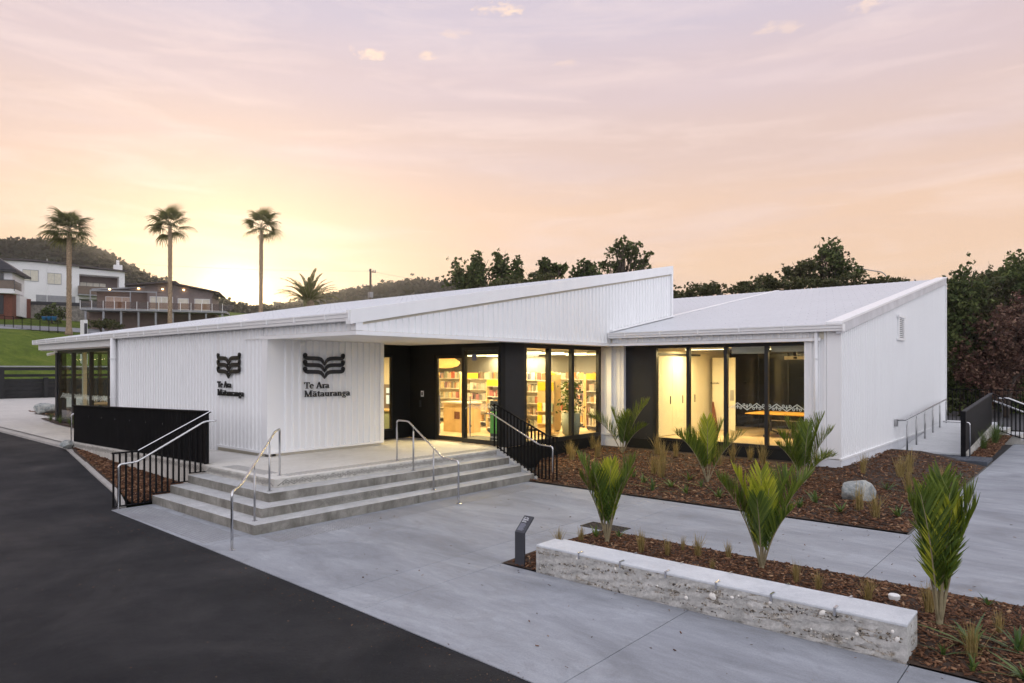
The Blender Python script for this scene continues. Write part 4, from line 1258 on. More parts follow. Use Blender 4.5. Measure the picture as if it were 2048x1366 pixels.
for x, z, r in ((-3.39, 0.225, 0.045), (-3.16, 0.262, 0.022), (-3.08, 0.30, 0.015), (-3.72, 0.135, 0.024), (-5.3, 0.31, 0.018), (-4.7, 0.29, 0.02), (-2.73, 0.30, 0.022), (-2.19, 0.315, 0.036), (-1.86, 0.18, 0.02), (-1.5, 0.22, 0.030), (-1.54, 0.285, 0.018), (-2.3, 0.12, 0.012), (-4.1, 0.2, 0.012)):
    mm = MB()
    n = 12
    sq = random.uniform(0.7, 1.0); rot = random.uniform(0, 3)
    ring = []
    for q in range(n):
        an = 2 * math.pi * q / n
        a, b_ = r * math.cos(an) * (1 + 0.12 * random.random()), r * sq * math.sin(an)
        ring.append((x + a * math.cos(rot) - b_ * math.sin(rot), z + a * math.sin(rot) + b_ * math.cos(rot)))
    for (px_, pz_) in ring: mm.v.append((px_, Y0 - 0.002, pz_))
    for (px_, pz_) in ring: mm.v.append((x + (px_ - x) * 0.6, Y0 - 0.016, z + (pz_ - z) * 0.6))
    mm.f = [(q, (q + 1) % n, n + (q + 1) % n, n + q) for q in range(n)] + [tuple(n + q for q in range(n))]
    mm.build('shell', 'shell', t, smooth=True)

# pebbles standing proud of the rammed face, in wavy bands
n = 1500
px_ = rng.uniform(X0 + 0.03, X1 - 0.03, n)
bd = rng.choice(5, n, p=[0.3, 0.25, 0.2, 0.15, 0.1])
pz_ = np.array([0.305, 0.25, 0.18, 0.10, 0.04])[bd] + 0.022 * np.sin(px_ * np.array([2.3, 3.1, 1.7, 2.7, 3.3])[bd] + bd * 2) + rng.normal(0, 0.010, n)
keep = (np.sin(px_ * 5.1 + bd * 1.9) + np.sin(px_ * 11.7 + bd) * 0.7 > -0.1) & (pz_ < ZT - 0.05)
px_, pz_ = px_[keep], pz_[keep]; n = len(px_)
rr = rng.uniform(0.005, 0.014, n) * rng.choice([1, 1.6], n, p=[0.88, 0.12])
ctr = np.stack([px_, np.full(n, Y0 - 0.004), pz_], 1)
oc = np.array([[1, 0, 0], [0, 0, 0.8], [-1, 0, 0], [0, 0, -0.8], [0, -0.7, 0], [0, 0.7, 0]], float)
jit = rng.uniform(0.75, 1.25, (n, 6, 1))
Vp = (ctr[:, None, :] + oc[None] * jit * rr[:, None, None]).reshape(-1, 3) - np.array(ORIG[t])
Fp = np.concatenate([np.arange(n)[:, None] * 6 + np.array(f) for f in ((0, 1, 4), (1, 2, 4), (2, 3, 4), (3, 0, 4), (1, 0, 5), (2, 1, 5), (3, 2, 5), (0, 3, 5))], 0)
tag(link_mesh('pebble', npmesh('pebble', Vp, Fp, np.tile(rng.uniform(0, 1, n), 8), True), 'pebble', t), kind='stuff')

# ------------------------------------------------------------------ small furniture of the forecourt
def bfont(text, size, name, mat, parent, M, th=0.002, bold=0.0):
    cu = bpy.data.curves.new(name, 'FONT'); cu.body = text; cu.size = size; cu.extrude = th; cu.offset = bold
    ob = bpy.data.objects.new(name + '_tmp', cu); COL.objects.link(ob)
    dg = bpy.context.evaluated_depsgraph_get()
    me = bpy.data.meshes.new_from_object(ob.evaluated_get(dg))
    bpy.data.objects.remove(ob)
    me.transform(Matrix.Translation(-ORIG[parent]) @ M)
    me.materials.clear()
    return link_mesh(name, me, mat, parent)
t = thing('information_post', 'dark grey plaque post with a tilted reading panel left of the seat wall', 'sign', (-6.33, 7.52, 0))
px0, px1 = -6.42, -6.245
MB().prism([(7.50, 0.0), (7.53, 0.0), (7.53, 0.485), (7.735, 0.675), (7.72, 0.695), (7.50, 0.495)], px0, px1, 'x').build('post', 'post_grey', t, bevel=0.004)
U = V3((1, 0, 0)); W = V3((0, 0.22, 0.20)).normalized()
O = V3((px0, 7.50, 0.495)); Nn = U.cross(W).normalized()
FM = Matrix(((U.x, W.x, Nn.x, 0), (U.y, W.y, Nn.y, 0), (U.z, W.z, Nn.z, 0), (0, 0, 0, 1)))
def panel_at(u, w_): return Matrix.Translation(O + U * u + W * w_ + Nn * 0.003) @ FM
lettering('Te Ara', O + U * 0.022 + W * 0.247 + Nn * 0.001, U, W, 0.022, 0.002, t, 'text_white', width=0.95)
lettering('Mātauranga', O + U * 0.022 + W * 0.218 + Nn * 0.001, U, W, 0.022, 0.002, t, 'text_white', width=0.62)
lm = MB()
for i, ln in enumerate((0.07, 0.085)):
    ribbon(lm, [(0.022, 0.200 - i * 0.016), (0.022 + ln, 0.200 - i * 0.016)], 0.007, O, U, W, 0.002)
lm.build('caption', 'text_white', t)
lm = MB()
for i in range(13):
    ribbon(lm, [(0.022, 0.157 - i * 0.010), (0.022 + 0.085 + 0.03 * ((i * 37) % 7) / 7, 0.157 - i * 0.010)], 0.0065, O, U, W, 0.002)
lm.build('small_print', 'text_grey', t)

t = thing('drain_grate', 'rusty iron drain grate set in the path by the first nikau palm', 'drain', (-6.74, 10.33, 0))
MB().box(-7.12, -6.36, 10.17, 10.56, -0.055, 0.0035).build('pit', 'pit', t)
MB().box(-7.14, -6.34, 10.155, 10.185, -0.05, 0.012).box(-7.14, -6.34, 10.545, 10.575, -0.05, 0.012).box(-7.14, -7.11, 10.185, 10.545, -0.05, 0.012).box(-6.37, -6.34, 10.185, 10.545, -0.05, 0.012).build('frame', 'iron', t)
for i in range(11):
    x = -7.05 + i * 0.062
    MB().box(x - 0.012, x + 0.012, 10.186, 10.544, -0.03, 0.010).build('bar', 'iron', t)
for y in (10.28, 10.37, 10.46):
    MB().box(-7.10, -6.38, y - 0.01, y + 0.01, -0.03, 0.008).build('bar', 'iron', t)
t = thing('inspection_cap', 'round white plastic pipe cap standing in the bark behind the seat wall', 'cap', (-1.9, 9.29, 0.03))
MB().lathe([(0.052, 0), (0.052, 0.035), (0.06, 0.036), (0.06, 0.055)], (-1.9, 9.29, 0.02), 24).build('collar', 'cap_white', t)
MB().lathe([(0.064, 0.056), (0.066, 0.085), (0.055, 0.094), (0.0, 0.095)], (-1.9, 9.29, 0.02), 24).build('lid', 'cap_white', t)

def rock(name, label, c, s, mat, seed, rz=0.3):
    r_ = random.Random(seed)
    import bmesh
    bm = bmesh.new(); bmesh.ops.create_icosphere(bm, subdivisions=4, radius=1)
    pl = [(Vector((r_.gauss(0, 1), r_.gauss(0, 1), r_.gauss(0, 1))).normalized(), r_.uniform(0.62, 0.9)) for _ in range(16)]
    from mathutils import noise
    for v in bm.verts:
        p = v.co.copy()
        for n_, d in pl:
            e = p.dot(n_) - d
            if e > 0: p -= n_ * e * 0.85
        p += p.normalized() * 0.05 * noise.fractal(p * 2.2, 1.0, 2.0, 5)
        v.co = p
    me = bpy.data.meshes.new(name)
    for v in bm.verts:
        v.co = Vector((v.co.x * s[0], v.co.y * s[1], v.co.z * s[2]))
    bm.to_mesh(me); bm.free()
    me.polygons.foreach_set('use_smooth', [True] * len(me.polygons))
    o = link_mesh(name, me, mat, None, Vector(c)); o.rotation_euler = (0.1, 0.05, rz)
    return tag(o, label, 'boulder')
def stone_mat():
    m, nt, b = new_mat('boulder_grey')
    c = cramp(nt, tex(nt, 4, 7, 0.7, (1, 1, 1), 1.4), [(0.28, (0.10, 0.12, 0.12)), (0.45, (0.26, 0.28, 0.28)), (0.6, (0.45, 0.45, 0.42)), (0.78, (0.60, 0.58, 0.53))])
    nt.links.new(c, b.inputs['Base Color']); b.inputs['Roughness'].default_value = 0.8
    bump(nt, b, tex(nt, 14, 6, 0.7), 0.6, 0.03)
stone_mat()
rock('boulder', 'pale grey-green boulder lying in the bark below the right wing corner', (-3.89, 15.62, 0.26), (0.42, 0.34, 0.27), 'boulder_grey', 3, 0.9)
rock('boulder', 'smooth brown-grey boulder in the small bed left of the building', (-38.0, 10.15, 0.92), (0.62, 0.5, 0.36), 'boulder_grey', 8, 2.1)
rock('boulder', 'small dark stone at the low end of the ramp upstand', (-24.2, 6.98, 0.5), (0.24, 0.2, 0.14), 'boulder_grey', 12, 0.2)

# ------------------------------------------------------------------ right-hand ramp, boardwalk and steps
struct('right_ramp', MB().prism([(-4.99, 25.2), (-3.3, 25.2), (-3.3, 32.0), (-4.99, 32.0)], -0.2, [0.2, 0.2, 0.66, 0.66]).box(-4.99, -3.2, 32.0, 33.9, -0.2, 0.665), 'ramp_pale')
t = thing('handrail', 'stainless handrail with six posts along the white side wall', 'handrail', (-4.72, 25, 0.2))
RY = [24.9, 26.35, 27.8, 29.3, 30.75, 32.2]
def rz_(y): return float(np.interp(y, [25.2, 32.0], [0.2, 0.66]))
MB().tube([(-4.95, 24.62, 1.19), (-4.72, 24.62, 1.22), (-4.72, 32.3, 1.62)], 0.024, 10).build('rail', 'steel_dull', t, smooth=True)
MB().box(-5.02, -4.93, 24.52, 24.66, 1.0, 1.22).build('wall_bracket', 'steel_dull', t)
for y in RY:
    z = rz_(y)
    p = MB().tube([(-4.72, y, z), (-4.72, y, z + 0.85)], 0.026, 10).build('post', 'steel_dull', t, smooth=True)
    MB().tube([(-4.72, y, z + 0.85), (-4.72, y, z + 0.96)], 0.01, 6).build('stem', 'steel', p)
t = thing('ramp_fence', 'solid black fence sloping up beside the right-hand ramp', 'fence', (-3.2, 25, 0.2))
MB().prism([(24.95, 0.24), (31.9, 0.70), (31.9, 1.87), (24.95, 1.50)], -3.23, -3.18, 'x').build('fence_sheet', 'black_rail', t)
MB().prism([(24.9, 1.50), (31.95, 1.87), (31.95, 1.91), (24.9, 1.54)], -3.26, -3.15, 'x').build('cap', 'charcoal_panel', t)
MB().box(-3.27, -3.14, 24.88, 24.95, 0.15, 1.54).build('end_post', 'black_rail', t)
for i in range(5):
    y = 25.6 + i * 1.3
    MB().box(-3.178, -3.165, y - 0.02, y + 0.02, 1.06 + i * 0.085, 1.10 + i * 0.085).build('fixing', 'steel', t)
t = thing('ramp_upstand', 'tapered concrete upstand below the black fence of the right-hand ramp', 'wall', (-3.2, 28, 0))
MB().prism([(25.1, -0.1), (31.9, -0.1), (31.9, 0.69), (25.1, 0.235)], -3.3, -3.12, 'x').build('wall', 'ramp_wall', t)
rail_thing('handrail', 'short stainless rail with a bent post at the foot of the right-hand ramp',
           [(-3.75, 25.0, 1.19), (-3.05, 25.0, 1.19), (-3.05, 25.0, 0.15)], [(-3.05, 25.0, 0.12, 1.0)])
t = thing('boardwalk', 'strip of dark grey decking boards crossing the bed to the right-hand ramp', 'decking', (-3.7, 24.5, 0.1))
for i in range(18):
    x = -4.97 + i * 0.138
    MB().box(x, x + 0.13, 23.95, 25.18, 0.06, 0.15 + random.uniform(-0.004, 0.004)).build('board', 'deck_grey', t, bevel=0.006, seg=1)
MB().box(-5.0, -2.5, 23.92, 23.948, 0.0, 0.14).build('edge_board', 'deck_grey', t)
t = thing('side_steps', 'small flight of concrete steps going down to the right from the ramp landing', 'stairs', (-3, 32.5, 0))
for i, (xa, zt) in enumerate(((-3.2, 0.50), (-2.75, 0.33), (-2.3, 0.16))):
    two_tone(MB().box(xa, xa + 0.45 + 0.003 * i, 31.92 + 0.004 * i, 33.8 - 0.004 * i, -0.2, zt).build('step', 'ramp_wall', t))
t = thing('balustrade', 'black barred balustrade going down beside the side steps', 'balustrade', (-3.1, 31.9, 0))
for i in range(14):
    x = -3.1 + i * 0.13
    q = i / 13
    MB().box(x - 0.014, x + 0.014, 31.86, 31.89, 0.52 - 0.62 * q, 1.85 - 0.72 * q).build('bar', 'black_rail', t)
MB().tube([(-3.15, 31.87, 1.87), (-1.3, 31.87, 1.10)], 0.024, 4).build('top_rail', 'black_rail', t)
MB().tube([(-3.15, 31.87, 0.55), (-1.3, 31.87, -0.1)], 0.02, 4).build('bottom_rail', 'black_rail', t)
t = thing('handrail', 'pair of bright steel handrails following the side steps', 'handrail', (-3.0, 32.1, 0.6))
MB().tube([(-3.15, 32.0, 1.62), (-1.2, 32.0, 0.78)], 0.03, 8).build('rail', 'steel', t, smooth=True)
MB().tube([(-3.15, 33.6, 1.66), (-2.8, 33.6, 1.66), (-1.0, 33.6, 0.86)], 0.03, 8).build('rail', 'steel', t, smooth=True)
for x, z in ((-3.0, 0.6), (-1.4, 0.0)):
    MB().tube([(x, 32.0, z), (x, 32.0, z + 0.9)], 0.02, 6).build('post', 'steel', t)
    MB().tube([(x, 33.6, z), (x, 33.6, z + 0.95)], 0.02, 6).build('post', 'steel', t)
t = thing('boundary_fence', 'thin black railing in front of the dark trees at the right', 'fence', (-4, 35, 0))
MB().box(-6.4, 6, 34.98, 35.02, 1.93, 1.97).box(-6.4, 6, 34.98, 35.02, 0.25, 0.29).build('rail', 'black_rail', t)
for i in range(48):
    x = -6.3 + i * 0.14
    MB().box(x - 0.01, x + 0.01, 34.985, 35.015, 0.0, 1.95).build('bar', 'black_rail', t)

# black timber retaining wall and rail at the far left
t = thing('retaining_wall', 'long black timber retaining wall below the lawn at the left', 'wall', (-56.4, 10, 0.7))
for i in range(13):
    y = -8 + i * 2.55
    MB().box(-56.45, -56.2, y - 0.13, y + 0.13, 0.5, 2.22 if i % 2 else 2.95).build('post', 'retain_black', t)
for i in range(12):
    y = -8 + i * 2.55
    for k_ in range(6):
        MB().box(-56.62, -56.46, y + 0.005, y + 2.545, 0.55 + k_ * 0.265, 0.807 + k_ * 0.265).build('plank', 'retain_black', t)
MB().box(-56.45, -56.25, -8.2, 23, 2.72, 2.93).build('top_beam', 'retain_black', t)
MB().box(-56.5, -56.2, -8.2, 23, 2.95, 3.04).build('cap_board', 'house_grey', t)
MB().box(-56.5, -56.46, -8.2, 23, 2.28, 2.46).build('mid_rail', 'retain_black', t)

# ------------------------------------------------------------------ interior, seen through the glass
struct('hall_floor', MB().prism([(-33, 9.3), (-25.5, 9.3), (-25.5, 9.02), (-15.72, 9.02), (-15.72, 12.33), (-16.63, 12.33), (-16.63, 14.33), (-12.67, 14.33), (-12.67, 22.5), (-33, 22.5)], 0.4, FL), 'timber_floor')
struct('hall_ceiling', MB().prism([(-32.9, 9.4), (-25.5, 9.4), (-25.5, 9.02), (-15.72, 9.02), (-15.72, 12.33), (-16.63, 12.33), (-16.63, 14.33), (-12.67, 14.33), (-12.67, 22.5), (-32.9, 22.5)], 3.56, 3.572), 'ceiling_paint')
struct('meeting_room_floor', MB().box(-12.5, -5.26, 19.26, 25.1, 0.4, FL), 'timber_floor')
struct('meeting_room_ceiling', MB().box(-12.5, -5.26, 19.26, 25.1, 3.56, 3.572), 'ceiling_paint')
struct('meeting_room_wall', MB().box(-10.72, -10.64, 19.27, 24.9, FL, 3.56), 'plaster_cream')
struct('meeting_room_wall', MB().box(-10.64, -5.27, 24.95, 25.05, FL, 3.56), 'grey_wall')
struct('hall_wall', MB().box(-12.66, -12.6, 19.31, 22.5, FL, 3.56), 'plaster_cream')
struct('hall_wall', MB().box(-32.9, -12.67, 22.42, 22.5, FL, 3.56), 'grey_wall')
struct('hall_wall', MB().box(-22.6, -17.3, 15.25, 15.31, FL, 3.56), 'plaster_cream')
struct('hall_wall', MB().box(-22.6, -22.5, 9.05, 15.25, FL, 3.56), 'plaster_cream')
struct('hall_wall', MB().box(-32.8, -22.6, 16.0, 16.06, FL, 3.56), 'grey_wall')
MATCOL = []
struct('entrance_mat', MB().box(-15.3, -12.8, 14.5, 16.0, FL, FL + 0.006), 'grey_mat')

def area(parent, loc, sx, sy, power, color=(1.0, 0.72, 0.35), rot=(0, 0, 0)):
    l = bpy.data.lights.new('lamp_light', 'AREA'); l.shape = 'RECTANGLE'; l.size = sx; l.size_y = sy; l.energy = power; l.color = color
    o = bpy.data.objects.new('lamp_light', l); COL.objects.link(o)
    o.parent = parent; o.location = Vector(loc) - ORIG[parent]; o.rotation_euler = rot
    return o
def tube_lamp(x0, x1, y, z, label, power=0, group='suspended strip lights in the hall', w=0.1):
    t = thing('strip_light', label, 'lamp', ((x0 + x1) / 2, y, z), group)
    MB().box(x0, x1, y - w / 2, y + w / 2, z, z + 0.06).build('housing', 'white_paint', t)
    MB().box(x0 + 0.02, x1 - 0.02, y - w / 2 + 0.01, y + w / 2 - 0.01, z - 0.012, z).build('diffuser', 'lamp_glow', t)
    if power:
        area(t, ((x0 + x1) / 2, y, z - 0.03), x1 - x0, 0.3, power)
    return t
for i, y in enumerate((15.6, 16.8, 18.0, 19.3, 20.6, 21.8)):
    o_ = ('first', 'second', 'third', 'fourth', 'fifth', 'last')[i]
    tube_lamp(-16.0, -13.3, y, 3.38, 'warm strip light over the window side of the hall, %s row from the entrance' % o_, 260 if i % 2 == 0 else 0)
    tube_lamp(-20.5, -17.6, y + (0.5 if i == 0 else 0.25), 3.38, 'warm strip light over the left side of the hall, %s row from the entrance' % o_, 260 if i % 2 == 1 else 0)
tube_lamp(-20.4, -17.5, 13.4, 3.4, 'warm strip light in the room behind the porch', 150, 'strip lights in the side rooms')
for x, o_ in ((-31, 'left'), (-28.2, 'middle'), (-25.2, 'right')):
    tube_lamp(x, x + 1.8, 12.6, 3.35, '%s of three warm strip lights in the far left room' % o_, 50, 'strip lights in the side rooms')
tube_lamp(-10.3, -8.9, 20.6, 3.46, 'strip light under the meeting room ceiling', 150, 'strip lights in the side rooms')
tube_lamp(-8.4, -6.2, 21.4, 3.46, 'strip light over the meeting table', 100, 'strip lights in the side rooms')

# bookshelves
BOOKS = []
def shelf(x0, x1, y, h=1.95, nlev=5, label='', sign=True, ends='ply'):
    t = thing('bookshelf', label, 'bookshelf', ((x0 + x1) / 2, y, FL))
    d = 0.3
    for x in (x0, x1 - 0.04):
        MB().box(x, x + 0.04, y - d, y + d, FL + 0.08, FL + h).build('end_panel', ends, t)
    MB().box(x0 + 0.04, x1 - 0.04, y - 0.012, y + 0.012, FL + 0.15, FL + h - 0.15).build('back_panel', 'shelf_white', t)
    MB().box(x0 + 0.04, x1 - 0.04, y - d + 0.03, y + d - 0.03, FL + 0.04, FL + 0.10).build('base', 'dark_metal', t)
    for x in (x0 + 0.1, x1 - 0.1):
        for yy in (y - 0.22, y + 0.22):
            MB().tube([(x - 0.015, yy, FL + 0.035), (x + 0.015, yy, FL + 0.035)], 0.034, 8).build('castor', 'dark_metal', t)
    dz = (h - 0.35) / (nlev - 1)
    for k_ in range(nlev):
        z = FL + 0.16 + k_ * dz
        MB().box(x0 + 0.04, x1 - 0.04, y - d + 0.02, y - 0.012, z, z + 0.022).build('shelf', 'shelf_white', t)
        x = x0 + 0.07
        while x < x1 - 0.12:
            w_ = random.choice((0.03, 0.04, 0.05, 0.16, 0.17))
            if random.random() < 0.08: x += random.uniform(0.05, 0.15); continue
            if x + w_ > x1 - 0.05: break
            BOOKS.append((x + w_ / 2, y - d + 0.05 + 0.06 * random.random(), z + 0.022, w_ * 0.92, 0.04 if w_ > 0.1 else 0.15, random.uniform(0.19, min(0.27, dz - 0.04)), 0.0 if w_ > 0.1 or random.random() < 0.75 else random.uniform(-0.14, 0.14)))
            x += w_ + 0.006
    if sign:
        MB().box(x0 + 0.05, x0 + 0.75, y - d - 0.004, y - d + 0.012, FL + h - 0.16, FL + h + 0.05).build('topic_sign', 'yellow_card', t)
    return t
shelf(-15.9, -13.9, 18.35, label='white shelf of books with plywood ends nearest the three tall windows')
shelf(-18.6, -16.5, 19.0, label='bookshelf seen through the left glass door')
shelf(-13.7, -12.8, 20.1, label='short bookshelf close to the white pier', sign=True)
shelf(-16.4, -14.3, 20.9, label='second bookshelf row behind the three tall windows')
shelf(-19.2, -17.0, 21.3, label='bookshelf at the back of the hall behind the doors')
shelf(-15.75, -14.55, 17.2, 1.75, 5, 'bookshelf just inside the right entrance door', sign=True)
shelf(-21.6, -19.4, 19.6, label='bookshelf far inside behind the returns desk', sign=False)
random.shuffle(BOOKS)
bm_ = MB().box(-0.5, 0.5, 0, 1, 0, 1).mesh('book'); bm_.materials.append(MATS['book_mat'])
BL = 'small book standing on one of the shelves inside the library hall'
for i, (x, y, z, w_, d, h, tilt) in enumerate(BOOKS[:300]):
    o = bpy.data.objects.new('book', bm_); COL.objects.link(o)
    o.location = (x, y, z + abs(tilt) * w_ * 0.5); o.scale = (w_, d, h); o.rotation_euler = (0, tilt, 0)
    tag(o, BL, 'book', 'books on the library shelves')
if len(BOOKS) > 300:
    m = MB()
    for x, y, z, w_, d, h, tilt in BOOKS[300:]:
        m.box(x - w_ / 2, x + w_ / 2, y, y + d, z, z + h)
    o = m.build('books', 'shelf_white')
    me = o.data; me.materials.clear()
    mt, nt, b = new_mat('book_rest')
    gi = N(nt, 'ShaderNodeNewGeometry')
    nt.links.new(cramp(nt, gi.outputs['Random Per Island'], [(0.0, (0.10, 0.13, 0.22)), (0.15, (0.45, 0.12, 0.07)), (0.3, (0.66, 0.60, 0.50)), (0.5, (0.25, 0.28, 0.22)), (0.62, (0.70, 0.66, 0.58)), (0.75, (0.70, 0.40, 0.10)), (0.88, (0.12, 0.11, 0.11)), (1.0, (0.60, 0.55, 0.48))]), b.inputs['Base Color'])
    me.materials.append(mt)
    tag(o, 'the remaining books filling the shelves of the hall', 'books', kind='stuff')

# display stand with magazines by the middle window
t = thing('display_stand', 'plywood display stand on castors with yellow sign and leaflets behind the middle window', 'stand', (-13.75, 18.0, FL))
MB().box(-14.1, -13.4, 17.62, 17.68, FL + 0.1, FL + 1.75).build('board', 'ply', t)
MB().box(-14.08, -13.42, 17.605, 17.62, FL + 1.45, FL + 1.72).build('topic_sign', 'yellow_card', t)
for z in (0.75, 0.35):
    MB().box(-14.08, -13.42, 17.52, 17.62, FL + z, FL + z + 0.03).build('ledge', 'ply', t)
    for i in range(3):
        MB().box(-14.06 + i * 0.22, -13.87 + i * 0.22, 17.56, 17.575, FL + z + 0.03, FL + z + 0.30).build('leaflet', ('yellow_card', 'shelf_white', 'desk_sage')[i], t)
MB().box(-14.1, -13.4, 17.4, 17.9, FL + 0.05, FL + 0.10).build('base', 'ply', t)
# returns desk
t = thing('reception_desk', 'plywood returns desk with a pale top just inside the left door', 'desk', (-16.7, 16.6, FL))
MB().box(-17.3, -16.1, 16.4, 17.0, FL, FL + 0.98).build('body', 'ply', t)
MB().box(-17.35, -16.05, 16.34, 17.05, FL + 0.98, FL + 1.03).build('top', 'shelf_white', t)
MB().box(-16.75, -16.5, 16.385, 16.4, FL + 0.45, FL + 0.7).build('return_slot', 'brick_red', t)
# woven pendant
t = thing('pendant_lamp', 'large round woven pendant lamp glowing orange inside the left door', 'lamp', (-17.7, 16.8, 3.0))
MB().lathe([(0.06, 0.22), (0.35, 0.17), (0.55, 0.05), (0.58, -0.02), (0.5, -0.12), (0.3, -0.18), (0.05, -0.2)], (-17.7, 16.8, 3.06), 28).build('shade', 'shade_glow', t, smooth=True)
MB().tube([(-17.7, 16.8, 3.2), (-17.7, 16.8, 3.56)], 0.01, 6).build('cord', 'dark_metal', t)
# planter
t = thing('potted_plant', 'leafy houseplant in a tall sage-green pot behind the right-hand window', 'plant', (-13.05, 18.05, FL))
MB().lathe([(0.20, 0.0), (0.27, 0.06), (0.30, 0.3), (0.31, 0.72), (0.29, 0.72), (0.28, 0.66)], (-13.05, 18.05, FL), 28).build('pot', 'pot_sage', t, smooth=True)
n = 420
C = np.stack([rng.normal(0, 0.17, n), rng.normal(0, 0.17, n), rng.uniform(0.7, 1.75, n)], 1) + np.array([-13.05, 18.05, FL])
def leaf_quads(C, size, flat=0.0, aspect=0.55):
    n = len(C)
    a = rng.normal(0, 1, (n, 3)); a[:, 2] *= (1 - flat); a /= np.linalg.norm(a, axis=1)[:, None]
    b = rng.normal(0, 1, (n, 3)); b -= a * (a * b).sum(1)[:, None]; b /= np.linalg.norm(b, axis=1)[:, None]
    s = (size * rng.uniform(0.45, 1.55, n))[:, None]
    V = np.stack([C - a * s * 0.5, C + b * s * aspect * 0.5 , C + a * s * 0.5, C - b * s * aspect * 0.5], 1).reshape(-1, 3)
    F = np.arange(4 * n).reshape(n, 4)
    return V, F, rng.uniform(0, 1, n)
V, F, vr = leaf_quads(C, 0.12)
link_mesh('foliage', npmesh('foliage', V - np.array(ORIG[t]), F, vr), 'tree_dark', t)
MB().tube([(-13.05, 18.05, FL + 0.6), (-13.03, 18.06, FL + 1.2), (-13.08, 18.02, FL + 1.6)], 0.015, 6).build('stem', 'trunk_brown', t)
# battery poster stand by the right door
t = thing('poster', 'green and black NO BATTERIES LEFT BEHIND banner standing behind the right door', 'poster', (-12.95, 14.34, FL))
MB().box(-13.22, -12.72, 14.36, 14.38, FL + 0.02, FL + 0.32).build('dark_foot', 'poster_dark', t)
MB().box(-13.22, -12.72, 14.36, 14.38, FL + 0.32, FL + 0.95).build('green_field', 'poster_green', t)
MB().box(-13.22, -12.72, 14.36, 14.38, FL + 0.95, FL + 1.25).build('dark_head', 'poster_dark', t)
TX = Matrix(((1, 0, 0, 0), (0, 0, -1, 0), (0, 1, 0, 0), (0, 0, 0, 1)))
bfont('NO BATTERIES', 0.07, 'lettering', 'text_white', t, Matrix.Translation((-13.20, 14.355, FL + 0.19)) @ TX, 0.002, 0.002)
bfont('LEFT BEHIND', 0.07, 'lettering', 'text_white', t, Matrix.Translation((-13.18, 14.355, FL + 0.09)) @ TX, 0.002, 0.002)
lm = MB()
for q in ([(0.16, 0.78), (0.25, 0.96), (0.34, 0.78), (0.16, 0.78)], [(0.21, 0.82), (0.25, 0.90), (0.29, 0.82), (0.21, 0.82)], [(0.2, 1.0), (0.3, 1.0), (0.3, 1.1), (0.2, 1.1), (0.2, 1.0)]):
    ribbon(lm, q, 0.012, V3((-13.22, 14.357, FL)), V3((1, 0, 0)), V3((0, 0, 1)), 0.0)
lm.build('battery_symbol', 'text_white', t)

# room behind the narrow porch window
t = thing('service_counter', 'sage counter with two small screens behind the narrow porch window', 'counter', (-18, 14.6, FL))
MB().box(-19.2, -17.5, 14.5, 15.1, FL, FL + 0.75).build('front', 'desk_sage', t)
MB().box(-19.25, -17.45, 14.45, 15.15, FL + 0.75, FL + 0.79).build('top', 'ply', t)
MB().box(-19.2, -17.5, 15.1, 15.2, FL + 0.79, FL + 1.62).build('back_board', 'house_taupe', t)
for z, h in ((0.95, 0.3), (1.32, 0.18)):
    MB().box(-18.75, -18.2, 15.05, 15.095, FL + z, FL + z + h).build('screen', 'screen_glow', t)

# meeting room
t = thing('cupboard', 'run of cream full-height cupboards along the meeting room wall', 'cupboard', (-10.5, 20.4, FL))
for i, (ya, yb) in enumerate(((19.35, 20.25), (20.25, 21.1), (21.1, 22.0))):
    d_ = MB().box(-10.62, -10.585, ya + 0.006, yb - 0.006, FL + 0.02, FL + 2.55).build('door', 'cupboard_cream', t)
    MB().box(-10.584, -10.565, yb - 0.14, yb - 0.11, FL + 1.02, FL + 1.28).build('handle', 'dark_metal', d_)
MB().box(-10.62, -10.57, 19.3, 22.3, FL + 2.60, FL + 2.66).build('track', 'dark_metal', t)
t = thing('open_door', 'cream door standing open in the meeting room with small black lettering', 'door', (-10.1, 23.0, FL))
MB().box(-10.45, -9.62, 23.0, 23.04, FL + 0.01, FL + 2.55).build('leaf', 'cupboard_cream', t)
MB().box(-9.80, -9.66, 22.985, 23.0, FL + 1.05, FL + 1.42).build('lever_plate', 'steel_dull', t)
bfont('Kaitiaki', 0.11, 'lettering', 'sign_black', t, Matrix.Translation((-10.52, 22.995, FL + 1.62)) @ TX, 0.001, 0.001)
t = thing('folding_sign', 'folded brown sign leaning beside the open door', 'sign', (-10.25, 22.6, FL))
MB().prism([(-10.35, FL), (-10.1, FL), (-10.28, FL + 1.0), (-10.32, FL + 1.0)], 22.7, 22.74, 'y').build('board', 'brick_red', t)
t = thing('back_glazing', 'dark glazed screen across the back of the meeting room', 'glazing', (-8, 24.9, FL))
for i in range(5):
    x = -10.6 + i * 1.07
    MB().box(x + 0.02, x + 1.05, 24.9, 24.93, FL + 0.02, 3.4).build('panel', 'dark_glass_wall', t)
    MB().box(x - 0.02, x + 0.02, 24.88, 24.94, FL, 3.42).build('mullion', 'black_frame', t)
t = thing('roller_blind', 'white roller blinds drawn up above the right panes', 'blind', (-7, 19.4, 3.3))
MB().box(-8.2, -7.15, 19.36, 19.44, 3.28, 3.52).build('blind', 'white_paint', t)
MB().box(-7.05, -6.05, 19.36, 19.44, 3.32, 3.52).build('blind', 'white_paint', t)
t = thing('camera_bar', 'cream conference camera bar hanging near the top of the right pane', 'camera', (-6.9, 21, 3.2))
MB().box(-7.25, -6.65, 21.0, 21.1, 3.12, 3.22).build('bar', 'cupboard_cream', t)
MB().box(-6.98, -6.88, 20.985, 21.0, 3.14, 3.20).build('lens', 'pit', t)
